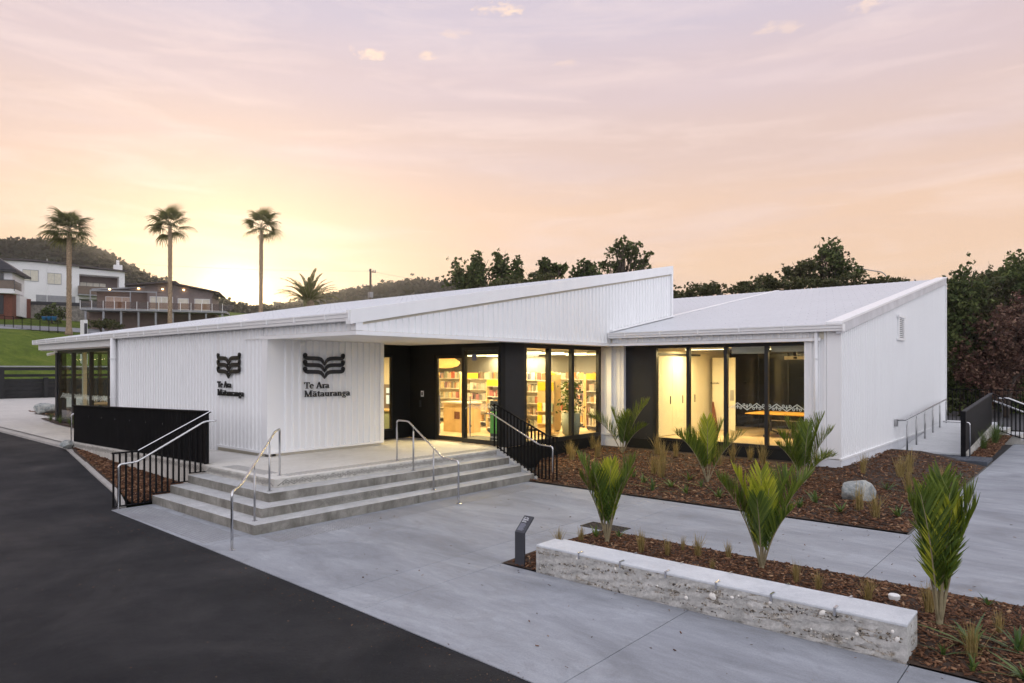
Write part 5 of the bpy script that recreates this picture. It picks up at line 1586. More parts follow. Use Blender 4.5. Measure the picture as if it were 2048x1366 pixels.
MB().box(-7.0, -6.9, 21.03, 21.07, 3.22, 3.56).build('bracket', 'dark_metal', t)
t = thing('meeting_table', 'orange timber meeting table on folding black legs', 'table', (-7.3, 22.1, FL))
MB().prism([(-8.65, 21.45), (-6.6, 21.45), (-5.8, 22.0), (-5.8, 22.9), (-8.65, 22.9)], FL + 0.715, FL + 0.75).build('top', 'table_orange', t, bevel=0.008)
for x in (-8.1, -6.5):
    MB().tube([(x, 22.2, FL + 0.71), (x, 22.2, FL + 0.16)], 0.035, 8).build('leg', 'dark_metal', t)
    f_ = MB().tube([(x, 21.6, FL + 0.06), (x, 22.2, FL + 0.17), (x, 22.8, FL + 0.06)], 0.03, 6).build('foot', 'steel_dull', t)
    for yy in (21.6, 22.8):
        MB().tube([(x - 0.02, yy, FL + 0.035), (x + 0.02, yy, FL + 0.035)], 0.034, 8).build('castor', 'dark_metal', f_)
MB().tube([(-8.1, 22.2, FL + 0.5), (-6.5, 22.2, FL + 0.5)], 0.02, 6).build('brace', 'steel_dull', t)
# far left room
for i, (x, w_) in enumerate(((-31.0, 1.5), (-28.6, 1.7), (-26.4, 1.2))):
    t = thing('lounge_table', ('low pale timber table behind the first left pane', 'oval pale timber table behind the third left pane', 'round pale timber table next to the thick downpipe')[i], 'table', (x, 10.6, FL))
    MB().lathe([(w_ * 0.5, 0.70), (w_ * 0.52, 0.72), (w_ * 0.52, 0.75), (w_ * 0.5, 0.76)], (x, 10.7, FL), 28).build('top', 'ply', t)
    MB().tube([(x, 10.7, FL), (x, 10.7, FL + 0.71)], 0.06, 10).build('leg', 'shelf_white', t)
t = thing('timber_post', 'tall pale timber post inside the far left glazing', 'post', (-33.0 + 0.9, 9.8, FL))
MB().box(-32.4, -32.26, 9.9, 10.04, FL, 3.56).build('post', 'shelf_white', t)
t = thing('pendant_lamp', 'round pale pendant lamp in the far left room', 'lamp', (-26.4, 11.4, 2.7))
MB().lathe([(0.03, 0.24), (0.2, 0.2), (0.36, 0.06), (0.38, 0.0)], (-26.4, 11.4, 2.6), 20).build('shade', 'shade_glow', t, smooth=True)
MB().tube([(-26.4, 11.4, 2.84), (-26.4, 11.4, 3.56)], 0.01, 6).build('cord', 'dark_metal', t)

# ------------------------------------------------------------------ planting
def frond_arrays(length, a0, a1, ll, n, ang, width, start=0.22, lift=0.25, droop=0.0, seed=0, base_ang=None):
    """pinnate frond: base at origin, leaning along +X by a0..a1 degrees from vertical; returns leaflet arrays and midrib points"""
    r_ = np.random.default_rng(seed)
    M = 40
    ts = np.linspace(0, 1, M + 1)
    an = np.radians(a0 + (a1 - a0) * ts ** 1.6)
    dx = np.sin(an) * length / M; dz = np.cos(an) * length / M
    P = np.stack([np.concatenate([[0], np.cumsum(dx[:-1])]), np.zeros(M + 1), np.concatenate([[0], np.cumsum(dz[:-1])])], 1)
    V, F, vr = [], [], []
    for i in range(n):
        q = start + (1 - start) * (i + 0.5) / n
        k = min(M - 1, int(q * M)); f = q * M - k
        p = P[k] * (1 - f) + P[k + 1] * f
        T = np.array([np.sin(an[k]), 0, np.cos(an[k])]); S = np.array([0, 1.0, 0]); Nn = np.array([-np.cos(an[k]), 0, np.sin(an[k])])
        prof = (0.55 + 0.45 * math.sin(math.pi * min(1, (q - start) / (1 - start) * 0.9 + 0.12))) * (1 if q < 0.9 else 0.85)
        for s in (-1, 1):
            a_ = np.radians(ang * (1.15 - 0.55 * q) + r_.normal(0, 3))
            d = T * np.cos(a_) + S * np.sin(a_) * s + Nn * lift * np.sin(a_) * (1 + r_.normal(0, 0.15))
            d /= np.linalg.norm(d)
            L = ll * prof * r_.uniform(0.85, 1.1)
            w = np.cross(d, Nn); w /= np.linalg.norm(w)
            tw = r_.normal(0, 0.35)
            w = w * math.cos(tw) + np.cross(d, w) * math.sin(tw)
            dr = np.array([0, 0, -1.0]) * droop * L
            c0, c1, c2, c3 = p, p + d * L * 0.35 + dr * 0.05, p + d * L * 0.72 + dr * 0.35, p + d * L + dr
            b = len(V)
            for c_, ww in ((c0, 0.5), (c1, 1.0), (c2, 0.75), (c3, 0.08)):
                V.append(c_ - w * width * ww / 2); V.append(c_ + w * width * ww / 2)
            val = r_.uniform(0, 1)
            for j in range(3):
                F.append((b + 2 * j, b + 2 * j + 1, b + 2 * j + 3, b + 2 * j + 2)); vr.append(val)
    return np.array(V), np.array(F), np.array(vr), P
FM_CACHE = {}
def frond_meshes(key, leafmat, *a, ribr=0.012, **k):
    if key not in FM_CACHE:
        V, F, vr, P = frond_arrays(*a, **k)
        lm = npmesh('leaflets', V, F, vr); lm.materials.append(MATS[leafmat])
        q = P[::4]
        rm = MB().tube([tuple(x) for x in q], [ribr * (1.3 - 1.1 * i / (len(q) - 1)) for i in range(len(q))], 5).mesh('midrib', True)
        rm.materials.append(MATS['petiole'])
        FM_CACHE[key] = (lm, rm)
    return FM_CACHE[key]
def put_frond(t, meshes, az, tilt=0.0, scale=1.0, z=0.0, off=0.0, roll=0.0):
    lm, rm = meshes
    o = bpy.data.objects.new('frond', lm); COL.objects.link(o); o.parent = t
    o.location = (math.cos(az) * off, math.sin(az) * off, z)
    o.rotation_euler = (Matrix.Rotation(az, 3, 'Z') @ Matrix.Rotation(tilt, 3, 'Y') @ Matrix.Rotation(roll, 3, 'Z')).to_euler()
    o.scale = (scale,) * 3
    r_ = bpy.data.objects.new('midrib', rm); COL.objects.link(r_); r_.parent = o
    return o
CAMR = R(40.8)                       # azimuth of the picture's right-hand direction
def nikau(loc, label, fr, stem_h=0.16, seed=1):
    """fr: list of (screen-wise azimuth deg, lean deg, length, young?)"""
    t = thing('nikau_palm', label, 'palm', loc, 'young nikau palms in the beds')
    ORIG[t] = Vector((0, 0, 0))
    r_ = random.Random(seed)
    MB().lathe([(0.040, -0.03), (0.034, 0.03), (0.030, stem_h * 0.6), (0.020, stem_h)], (0, 0, 0), 10).build('stem', 'petiole', t, smooth=True)
    for i, (az, lean, ln, young) in enumerate(fr):
        key = ('nik', lean // 6, round(ln, 1), young, r_.randint(0, 2))
        ms = frond_meshes(key, 'nikau_young' if young else 'nikau_leaf', ln, lean * 0.42, lean * 1.15 + 3, 0.42 * ln / 1.3, 50, 36, 0.021, start=0.27, lift=0.42 if young else 0.50 + lean * 0.014, seed=(seed * 37 + i * 11) % 1000, ribr=0.012)
        put_frond(t, ms, CAMR + R(az), 0, 1.0, 0.0, 0.012, R(r_.uniform(-30, 30)))
    return t
nikau((-6.06, 9.38, 0.03), 'upright nikau palm with yellow-green centre beside the drain grate',
      [(178, 26, 1.40, 0), (150, 30, 1.15, 0), (-100, 12, 1.30, 1), (60, 8, 1.25, 1), (2, 24, 1.45, 0), (20, 34, 1.2, 0), (-150, 18, 1.2, 0), (-60, 20, 1.05, 0), (95, 20, 1.2, 0)], seed=2)
nikau((-3.62, 9.58, 0.03), 'wide-spreading yellow-green nikau palm behind the middle of the seat wall',
      [(180, 34, 1.35, 0), (165, 20, 1.40, 1), (-95, 14, 1.2, 1), (100, 10, 1.35, 1), (3, 46, 1.50, 0), (20, 30, 1.4, 0), (-30, 36, 1.0, 0), (-140, 30, 1.1, 0), (140, 28, 1.2, 0)], seed=5)
nikau((-1.34, 8.72, 0.03), 'tall dark nikau palm at the right end of the seat wall',
      [(178, 15, 1.50, 0), (150, 16, 1.40, 0), (-110, 8, 1.50, 0), (-80, 10, 1.35, 1), (30, 10, 1.60, 0), (2, 15, 1.52, 0), (-10, 19, 1.35, 0), (90, 8, 1.5, 0)], seed=7)
nikau((-11.01, 17.89, 0.26), 'arching nikau palm in front of the dark panel left of the meeting room',
      [(178, 58, 1.55, 0), (172, 18, 1.35, 0), (5, 36, 1.75, 0), (-60, 16, 1.25, 0), (-8, 56, 1.15, 0), (-100, 24, 1.1, 0), (95, 26, 1.3, 0)], seed=9)
nikau((-7.14, 15.44, 0.12), 'bright green nikau palm below the lit cream cupboards',
      [(182, 52, 1.5, 0), (165, 24, 1.3, 0), (-90, 8, 1.5, 1), (80, 10, 1.5, 1), (4, 22, 1.45, 0), (-5, 48, 1.4, 0), (-150, 30, 1.2, 0), (150, 34, 1.2, 0)], seed=11)
nikau((-5.23, 16.4, 0.17), 'dark green nikau palm in front of the thin downpipe',
      [(180, 20, 1.55, 0), (165, 36, 1.3, 0), (-95, 12, 1.4, 0), (85, 14, 1.4, 0), (5, 24, 1.6, 0), (12, 36, 1.4, 0), (-2, 78, 1.1, 0), (190, 46, 1.1, 0)], seed=13)

def blade_mesh(n, h, spread, width, seed, bend=0.5):
    r_ = np.random.default_rng(seed)
    V, F, vr = [], [], []
    for i in range(n):
        az = r_.uniform(0, 2 * np.pi); L = h * r_.uniform(0.55, 1.08); lean = abs(r_.normal(0, spread)); b0 = r_.normal(0, 0.018, 2)
        d = np.array([np.cos(az), np.sin(az), 0]); w = np.array([-np.sin(az), np.cos(az), 0]) * width * r_.uniform(0.6, 1.3)
        b = len(V)
        for q in (0, 0.4, 0.75, 1.0):
            p = np.array([b0[0], b0[1], 0]) + d * L * (lean * q + bend * lean * q * q) + np.array([0, 0, 1]) * L * (q - 0.35 * bend * lean * q * q)
            k = (1, 0.9, 0.6, 0.1)[(0, 0.4, 0.75, 1.0).index(q)]
            V.append(p - w * k / 2); V.append(p + w * k / 2)
        v = r_.uniform(0, 1)
        for j in range(3):
            F.append((b + 2 * j, b + 2 * j + 1, b + 2 * j + 3, b + 2 * j + 2)); vr.append(v)
    return npmesh('blades', np.array(V), np.array(F), vr)
TUFT = []
for i in range(5):
    me = blade_mesh(80, 0.30, 0.22, 0.006, 40 + i); me.materials.append(MATS['tussock']); TUFT.append(me)
TUFTG = []
for i in range(2):
    me = blade_mesh(90, 0.36, 0.42, 0.007, 60 + i); me.materials.append(MATS['green_blade']); TUFTG.append(me)
LEAFY = []
for i in range(4):
    me = blade_mesh(16, 0.26, 0.75, 0.035, 80 + i, 0.9); me.materials.append(MATS['green_blade']); LEAFY.append(me)
ORD = ['first', 'second', 'third', 'fourth', 'fifth', 'sixth', 'seventh', 'eighth', 'ninth', 'tenth', 'eleventh', 'twelfth', 'thirteenth', 'fourteenth', 'fifteenth', 'sixteenth', 'seventeenth', 'eighteenth', 'nineteenth', 'twentieth', 'twenty-first', 'twenty-second']
def scatter(pts, meshes, name, cat, fmt, group, smin=0.8, smax=1.2):
    def scr(p): return (math.cos(CAMR) * p[0] + math.sin(CAMR) * p[1]) / (-math.sin(CAMR) * p[0] + math.cos(CAMR) * p[1])
    pts = sorted(pts, key=scr)
    for i, p in enumerate(pts):
        o = bpy.data.objects.new(name, meshes[i % len(meshes)]); COL.objects.link(o)
        o.location = (p[0], p[1], za(p[0], p[1]) if 13 < p[1] < 24 and p[0] > -14 else p[2]); o.rotation_euler = (0, 0, random.uniform(0, 6.28))
        s = random.uniform(smin, smax) * (p[3] if len(p) > 3 else 1)
        o.scale = (s, s, s * random.uniform(0.9, 1.15))
        tag(o, fmt % ORD[i], cat, group)
TA = [(-12.3, 16.9, 0.23), (-11.7, 16.24, 0.16), (-12.3, 18.2, 0.3), (-11.28, 16.95, 0.2), (-8.65, 15.59, 0.13), (-10.05, 18.31, 0.28), (-9.22, 17.1, 0.21), (-9.35, 18.12, 0.27), (-7.69, 18.23, 0.27), (-6.8, 18.06, 0.26), (-7.77, 17.51, 0.23), (-7.35, 18.6, 0.30), (-3.66, 19.63, 0.35), (-2.94, 19.02, 0.31), (-3.68, 18.66, 0.29), (-4.4, 18.2, 0.27), (-3.23, 17.18, 0.21), (-3.61, 14.64, 0.07), (-3.23, 14.25, 0.05), (-8.32, 15.35, 0.11)]
scatter([(x, y, z, 1.75) for x, y, z in TA], TUFT, 'tussock_grass', 'grass tuft', 'straw-coloured grass tuft in the bed below the right wing, %s from the left', 'grass tufts in the right wing bed')
TB = [(-6.5, 8.66, 0.03), (-6.4, 9.13, 0.03), (-5.34, 9.21, 0.03, 1.1), (-4.94, 9.3, 0.03), (-4.92, 9.76, 0.03, 0.75), (-4.57, 9.55, 0.03, 1.2), (-4.2, 9.79, 0.03), (-3.03, 9.21, 0.03, 1.15), (-2.71, 9.09, 0.03, 0.85), (-2.14, 9.09, 0.03, 1.2), (-1.49, 9.07, 0.03, 1.3), (-0.95, 7.98, 0.03, 1.1), (-0.82, 8.87, 0.03), (-4.12, 9.06, 0.03, 0.7)]
scatter(TB, TUFT, 'tussock_grass', 'grass tuft', 'straw-coloured grass tuft in the bed behind the seat wall, %s from the left', 'grass tufts behind the seat wall')
GA = [(-8.37, 14.57, 0.07), (-7.59, 14.47, 0.06), (-8.91, 15.0, 0.09), (-7.8, 13.97, 0.04), (-7.59, 15.38, 0.11), (-7.03, 14.09, 0.04), (-6.9, 15.9, 0.13), (-7.01, 14.82, 0.08), (-6.26, 14.07, 0.04), (-4.46, 14.72, 0.08), (-3.83, 14.18, 0.05), (-4.59, 14.15, 0.05), (-3.62, 16.95, 0.2), (-2.98, 16.22, 0.16), (-2.91, 14.59, 0.07), (-2.75, 19.71, 0.35), (-2.73, 20.52, 0.4)]
scatter([(x, y, z, 0.95) for x, y, z in GA], LEAFY, 'leafy_plant', 'plant', 'small green strap-leaved plant in the bed below the right wing, %s from the left', 'small green plants in the right wing bed')
GB = [(-6.39, 9.53, 0.03, 0.7), (-6.09, 9.79, 0.03, 0.8), (-1.18, 7.86, 0.03, 0.55), (-1.0, 8.26, 0.03, 1.2), (-0.62, 8.4, 0.03, 1.2), (-0.9, 7.62, 0.03, 0.6), (-0.52, 7.75, 0.03, 0.9), (-1.03, 9.86, 0.03, 0.6)]
scatter(GB, LEAFY, 'leafy_plant', 'plant', 'green strap-leaved plant in the bed behind the seat wall, %s from the left', 'small green plants behind the seat wall')
scatter([(-2.95, 27.2, 0.2), (-2.8, 29.0, 0.24), (-2.9, 30.6, 0.3)], TUFTG, 'green_grass', 'grass tuft', 'green grass clump beside the right-hand ramp, %s from the left', 'green clumps by the right ramp', 1.5, 2.0)
scatter([(-35.2, 10.9, 0.74), (-36.4, 11.9, 0.75), (-37.6, 12.0, 0.76), (-34.4, 11.5, 0.74)], TUFT, 'tussock_grass', 'grass tuft', 'straw-coloured grass by the boulder left of the building, %s from the left', 'grass tufts at the left end', 2.6, 3.6)
scatter([(-33.6, 9.1, 0.66), (-32.0, 9.0, 0.64), (-30.5, 8.95, 0.62), (-29.4, 9.0, 0.6)], TUFTG, 'green_grass', 'grass tuft', 'green grass clump at the foot of the far left glazing, %s from the left', 'green clumps at the left glazing', 1.0, 1.4)

# stray leaves and chips blown onto the paving
def inP():
    x, y = random.uniform(-10.5, 2.5), random.uniform(5.2, 17)
    if y > 13.3 and x < -2.45: return None
    if 7.4 < y < 10.25 and x > -6.75: return None
    d = min(abs(y - 7.4), abs(y - 10.25), abs(y - 13.3)) if x > -7 else 2
    if random.random() > 0.12 + 0.88 * math.exp(-d * 4): return None
    return x, y
o = chips('leaf_litter', 260, samp(inP, lambda x, y: 0.001), 0.012, 0.045, 'stray leaves and bark chips scattered on the concrete paving')
o['category'] = 'litter'

# ------------------------------------------------------------------ trees
def crown_points(blobs, n, clump=14, shell=0.55):
    """blobs: (cx,cy,cz, rx,ry,rz); clumps of leaves through the volume, denser to the outside"""
    vol = np.array([b[3] * b[4] * b[5] for b in blobs]) ** 0.7
    pr = vol / vol.sum()
    subs, wts, szs = [], [], []
    for b, p_ in zip(blobs, pr):
        k = 16
        d = rng.normal(0, 1, (k, 3)); d /= np.linalg.norm(d, axis=1)[:, None]
        r_ = rng.uniform(shell * 0.6, 1.15, k)
        subs.append(np.array(b[:3]) + d * r_[:, None] * np.array(b[3:])); szs.append(np.repeat(np.array([b[3:]]), k, 0) * rng.uniform(0.10, 0.28, k)[:, None])
        wts.append(p_ * (szs[-1].prod(1) ** 0.6) / (szs[-1].prod(1) ** 0.6).sum())
    subs = np.concatenate(subs); szs = np.concatenate(szs); wts = np.concatenate(wts); wts /= wts.sum()
    nc = max(1, n // 6)
    idx = rng.choice(len(subs), nc, p=wts)
    c = subs[idx] + rng.normal(0, 1, (nc, 3)) * szs[idx]
    c = np.repeat(c, 6, 0)
    return c + rng.normal(0, 1, c.shape) * np.repeat(szs[idx].mean(1), 6)[:, None] * 0.22
def tree(name, label, base, blobs, n, leaf, mat, group=None, trunk_r=0.2, cat='tree', shell=0.5, limbs=True, clump=14, flat=0.2):
    t = thing(name, label, cat, base, group)
    C = crown_points(blobs, n, clump, shell)
    V, F, vr = leaf_quads(C, leaf, flat, 0.6)
    link_mesh('crown', npmesh('crown', V - np.array(base), F, vr), mat, t)
    m = MB()
    b = Vector(base)
    for i, bl in enumerate(sorted(blobs, key=lambda q: -q[5])):
        c = Vector(bl[:3])
        fork = b + (c - b) * 0.38; fork.x = b.x + (c.x - b.x) * 0.15; fork.y = b.y + (c.y - b.y) * 0.15
        k = trunk_r * (1.0 if i == 0 else 0.5)
        m.tube([b if i == 0 else b + (fork - b) * 0.6, fork, (fork + c) * 0.5 + Vector((random.uniform(-.3, .3), random.uniform(-.3, .3), 0)), c], [k, k * 0.7, k * 0.45, k * 0.2], 7)
        if limbs:
            for j in range(9):
                a = random.uniform(0, 6.28); e = random.uniform(-0.2, 1.15)
                tip = c + Vector((math.cos(a) * bl[3] * 0.85, math.sin(a) * bl[4] * 0.85, e * bl[5]))
                s = fork + (c - fork) * random.uniform(0.3, 0.9)
                m.tube([s, (s + tip) * 0.5 + Vector((0, 0, 0.15 * bl[5])), tip], [k * 0.35, k * 0.2, k * 0.06], 5)
    m.build('trunk', 'trunk_brown', t, smooth=True)
    return t
def cam_at(px, py, d):
    """plan position and height for something seen at photo (px, py), d metres in front of the camera; used once to lay out the far planting"""
    r_ = (px - 1024) / 1365 * d
    c, s = math.cos(CAMR), math.sin(CAMR)
    return Vector((r_ * c - d * s, r_ * s + d * c, 2.85 + d * (737 - py) / 1365))
def tree_px(name, label, d, blobs_px, ybase, n, leaf, mat, group=None, **k):
    bl = []
    for px, py, rw, rh in blobs_px:
        c = cam_at(px, py, d + random.uniform(-1, 1))
        w = rw / 1365 * d; h = rh / 1365 * d
        bl.append((c.x, c.y, c.z, w, w, h))
    b = cam_at(blobs_px[0][0], 737, d); b.z = ybase
    return tree(name, label, tuple(b), bl, n, leaf, mat, group, **k)
GRP = 'trees behind the library roof'
tree_px('broadleaf_tree', 'rounded dark tree at the left of the row behind the entrance roof', 62, [(940, 545, 34, 30), (925, 560, 26, 26), (955, 560, 30, 34)], 0, 4340, 0.30, 'tree_dark', GRP)
tree_px('broadleaf_tree', 'taller open tree with ragged top behind the entrance roof', 64, [(1015, 535, 26, 28), (995, 545, 18, 30), (1030, 555, 24, 30), (1010, 575, 30, 20)], 0, 4650, 0.28, 'tree_dark', GRP, shell=0.6)
tree_px('broadleaf_tree', 'low mid-green bushy tree in front of the row behind the entrance roof', 58, [(1030, 572, 40, 14), (1080, 562, 36, 18), (1060, 575, 50, 14)], 0, 3720, 0.28, 'tree_olive', GRP)
tree_px('broadleaf_tree', 'dark tree just left of the tall bare-topped one', 63, [(1170, 540, 20, 18), (1160, 552, 20, 14), (1185, 550, 22, 16)], 0, 2604, 0.28, 'tree_dark', GRP)
tree_px('broadleaf_tree', 'tall thin-topped tree beside the peak of the entrance gable', 64, [(1248, 520, 34, 26), (1245, 492, 20, 16), (1258, 505, 22, 22), (1290, 510, 14, 10), (1285, 530, 24, 20), (1220, 535, 24, 18)], 0, 3224, 0.26, 'tree_dark', GRP, shell=0.7, trunk_r=0.3)
tree_px('broadleaf_tree', 'spreading tree right of the gable behind the right wing roof', 60, [(1605, 540, 34, 18), (1590, 545, 24, 14), (1630, 545, 26, 18)], 0, 2976, 0.26, 'tree_olive', GRP, shell=0.65)
tree_px('broadleaf_tree', 'tall dark tree in front of the curved street lamp', 60, [(1660, 515, 24, 26), (1665, 535, 36, 26), (1695, 545, 26, 16), (1650, 500, 12, 16)], 0, 4030, 0.26, 'tree_dark', GRP, shell=0.6)
tree_px('hedge', 'long dark hedge showing above the right wing roof', 58, [(1370, 585, 40, 14), (1430, 578, 40, 14), (1490, 574, 44, 14), (1545, 566, 40, 16), (1600, 572, 50, 12), (1680, 566, 60, 10), (1760, 566, 50, 8)], 0, 11000, 0.24, 'tree_olive', None, cat='hedge', limbs=False)
tree_px('palm_clump', 'feathery clump of palm-like foliage between the trees behind the entrance roof', 61, [(1105, 538, 24, 16), (1090, 530, 14, 12)], 0, 1612, 0.34, 'tree_dark', GRP)
RG = 'dense trees at the right edge'
tree_px('broadleaf_tree', 'dark green tree right behind the side wall of the right wing', 42, [(1925, 590, 40, 45), (1915, 640, 44, 60), (1930, 700, 50, 60), (1905, 760, 44, 60)], 0, 15000, 0.22, 'tree_dark', RG, flat=0.1)
tree_px('broadleaf_tree', 'olive tree in the middle of the right-hand trees', 43, [(1960, 600, 40, 40), (1955, 660, 45, 40), (1985, 570, 34, 24)], 0, 9000, 0.2, 'tree_olive', RG)
tree_px('broadleaf_tree', 'tallest glossy green tree at the right edge', 45, [(2010, 560, 40, 34), (2045, 545, 44, 40), (2080, 580, 60, 60), (1975, 560, 28, 20), (2040, 620, 60, 60)], 0, 15000, 0.24, 'tree_dark', RG)
tree_px('plum_tree', 'purplish-brown leaved tree with pink blossom at the right edge', 40, [(2010, 660, 50, 46), (2040, 710, 60, 60), (1985, 720, 52, 46), (2080, 660, 60, 70), (2010, 760, 70, 40), (1960, 745, 34, 28)], 0, 22000, 0.17, 'tree_plum', RG)
tree_px('broadleaf_tree', 'dark undergrowth trees beyond the right-hand railing', 46, [(1930, 780, 50, 60), (2000, 790, 70, 60), (2080, 780, 70, 70), (2150, 700, 70, 120), (2060, 700, 80, 80)], 0, 14000, 0.26, 'tree_dark', RG)
tree_px('broadleaf_tree', 'dark tree mass just outside the right edge of the view', 48, [(2200, 620, 90, 90), (2250, 720, 90, 90)], 0, 5000, 0.4, 'tree_dark', RG)

# fan palms on the lawn
def fan_mesh(seed):
    r_ = np.random.default_rng(seed)
    V, F, vr = [], [], []
    pet = 0.75
    for i in range(22):
        a = np.radians(-105 + 210 * i / 21)
        L = 0.95 * (0.75 + 0.25 * np.cos(a)) * r_.uniform(0.9, 1.1)
        d = np.array([np.cos(a), np.sin(a), 0.0]); w = np.array([-np.sin(a), np.cos(a), 0]) * 0.085
        b = len(V)
        o = np.array([pet, 0, 0])
        for q, k, dz in ((0.05, 0.5, 0), (0.5, 1.0, -0.02), (0.78, 0.6, -0.14), (1.0, 0.12, -0.42)):
            p = o + d * L * q + np.array([0, 0, dz * L * r_.uniform(0.8, 1.3)])
            V.append(p - w * k / 2); V.append(p + w * k / 2 + np.array([0, 0, 0.02]))
        v = r_.uniform(0, 1)
        for j in range(3):
            F.append((b + 2 * j, b + 2 * j + 1, b + 2 * j + 3, b + 2 * j + 2)); vr.append(v)
    me = npmesh('fan', np.array(V), np.array(F), vr); me.materials.append(MATS['palm_leaf'])
    st = MB().tube([(0, 0, 0), (0.4, 0, 0.02), (0.78, 0, 0)], [0.03, 0.022, 0.015], 5).mesh('stalk'); st.materials.append(MATS['petiole'])
    return me, st
FANS = [fan_mesh(s) for s in (1, 2, 3)]
def fan_palm(base, h, label, r0=0.42, lean=(0, 0), nf=34, seed=0, cs=1.0):
    t = thing('fan_palm', label, 'palm', base, 'tall fan palms on the lawn')
    ORIG[t] = Vector((0, 0, 0))
    r_ = random.Random(seed)
    zs = [0, 0.04, 0.1, 0.3, 0.55, 0.75, 0.95, 1.0]
    rs = [1.55, 1.25, 0.95, 0.8, 0.78, 0.85, 0.72, 0.5]
    MB().tube([(lean[0] * q, lean[1] * q, h * q - 0.2) for q in zs], [r0 * k for k in rs], 12).build('trunk', 'palm_trunk', t, smooth=True)
    m = MB()
    z = h * 0.16
    row = 0
    while z < h * 0.99:
        q = z / h
        rr = r0 * float(np.interp(q, zs, rs))
        for j in range(9):
            a = 2 * math.pi * (j + 0.5 * (row % 2)) / 9 + r_.uniform(-.1, .1)
            u = Vector((math.cos(a), math.sin(a), 0)); s = Vector((-math.sin(a), math.cos(a), 0))
            c = Vector((lean[0] * q, lean[1] * q, z))
            p0 = c + u * rr * 0.96; tip = c + u * (rr + r_.uniform(0.03, 0.09)) + Vector((0, 0, 0.24 * r_.uniform(0.7, 1.2)))
            b = len(m.v)
            m.v += [tuple(p0 - s * 0.07), tuple(p0 + s * 0.07), tuple(tip + s * 0.05), tuple(tip - s * 0.05), tuple(p0 + Vector((0, 0, 0.2)))]
            m.f += [(b, b + 1, b + 2, b + 3), (b + 3, b + 2, b + 4)]
        z += 0.22; row += 1
    tag(m.build('boot', 'palm_boot', t), kind='stuff')
    for i in range(nf):
        lm, st = FANS[i % 3]
        q = i / nf
        o = bpy.data.objects.new('frond', lm); COL.objects.link(o); o.parent = t
        o.location = (lean[0], lean[1], h - 0.45 + 0.45 * (1 - q))
        o.rotation_euler = (Matrix.Rotation(i * 2.399, 3, 'Z') @ Matrix.Rotation(R(-64 + 92 * q + r_.uniform(-10, 10)), 3, 'Y') @ Matrix.Rotation(r_.uniform(-.4, .4), 3, 'X')).to_euler()
        s = cs * r_.uniform(0.85, 1.15); o.scale = (s, s, s)
        k = bpy.data.objects.new('stalk', st); COL.objects.link(k); k.parent = o
    return t
fan_palm((-91.58, 26.63, 6.9), 12.3, 'tall fan palm with dense dark crown at the left, in front of the white house', 0.29, (0.1, 0), 26, 1, 1.7)
fan_palm((-82.62, 34.37, 5.6), 14.1, 'middle fan palm with a sparse crown in front of the brown house', 0.25, (-0.2, 0.1), 18, 2, 1.5)
fan_palm((-74.59, 41.3, 4.4), 15.1, 'right-hand fan palm standing in the glow of the low sun', 0.235, (0.2, 0), 15, 3, 1.45)
# feather palm
t = thing('date_palm', 'broad feathery date palm rising behind the library roof', 'palm', (-61.5, 39.4, 4.3)); ORIG[t] = Vector((0, 0, 0))
MB().lathe([(0.6, 0), (0.5, 2.5), (0.55, 5.2), (0.35, 5.6)], (0, 0, 0), 12).build('trunk', 'palm_trunk', t, smooth=True)
for i in range(46):
    q = i / 46
    ms = frond_meshes(('date', i % 4), 'palm_leaf', 3.6, 8 + 14 * (i % 4), 60 + 14 * (i % 4), 0.5, 46, 50, 0.05, start=0.12, lift=0.2, seed=i % 4, ribr=0.03)
    put_frond(t, ms, i * 2.399, R(-10 + 52 * q), random.uniform(0.75, 1.0), 5.4, 0.2)

# ------------------------------------------------------------------ hills
def hill(name, ridge, d, front, back, mat, nleaf, leaf, label, zfoot=-1.0, leafmat='tree_far'):
    """ridge: (photo x, photo y) silhouette laid out at distance d; a ridge with front and back slopes, wooded"""
    px = np.linspace(ridge[0][0], ridge[-1][0], 90)
    py = np.interp(px, [r[0] for r in ridge], [r[1] for r in ridge])
    rows = [(-1.0, 0.0), (-0.8, 0.22), (-0.6, 0.48), (-0.4, 0.7), (-0.2, 0.89), (0, 1.0), (0.4, 0.75), (1.0, 0.0)]
    m = MB()
    G = []
    for x, y in zip(px, py):
        c = cam_at(x, y, d)
        u = Vector((c.x, c.y, 0)).normalized()
        for v, k in rows:
            p = Vector((c.x, c.y, 0)) + u * (front if v < 0 else back) * v
            p.z = zfoot + (c.z - zfoot) * k
            m.v.append(tuple(p)); G.append(p)
    R_ = len(rows)
    for i in range(len(px) - 1):
        for j in range(R_ - 1):
            a = i * R_ + j
            m.f.append((a, a + 1, a + R_ + 1, a + R_))
    struct(name, m, mat, smooth=True)
    G = np.array(G).reshape(len(px), R_, 3)
    nc = nleaf // 9
    i = rng.integers(0, len(px) - 1, nc); j = rng.choice(6, nc, p=[0.1, 0.14, 0.16, 0.18, 0.27, 0.15])
    fu = rng.uniform(0, 1, nc)[:, None]; fv = rng.uniform(0, 1, nc)[:, None]
    C = (G[i, j] * (1 - fu) + G[i + 1, j] * fu) * (1 - fv) + (G[i, j + 1] * (1 - fu) + G[i + 1, j + 1] * fu) * fv
    sz = rng.uniform(0.5, 1.3, nc) * leaf * 1.5
    C = np.repeat(C, 9, 0); S = np.repeat(sz, 9)
    C = C + rng.normal(0, 1, C.shape) * S[:, None] * np.array([0.55, 0.55, 0.28])
    C[:, 2] += S * 0.2
    V, F, vr = leaf_quads(C, leaf, 0.3, 0.75)
    o = link_mesh(name + '_wood', npmesh('wood', V, F, vr), leafmat)
    tag(o, label, 'trees', kind='stuff')
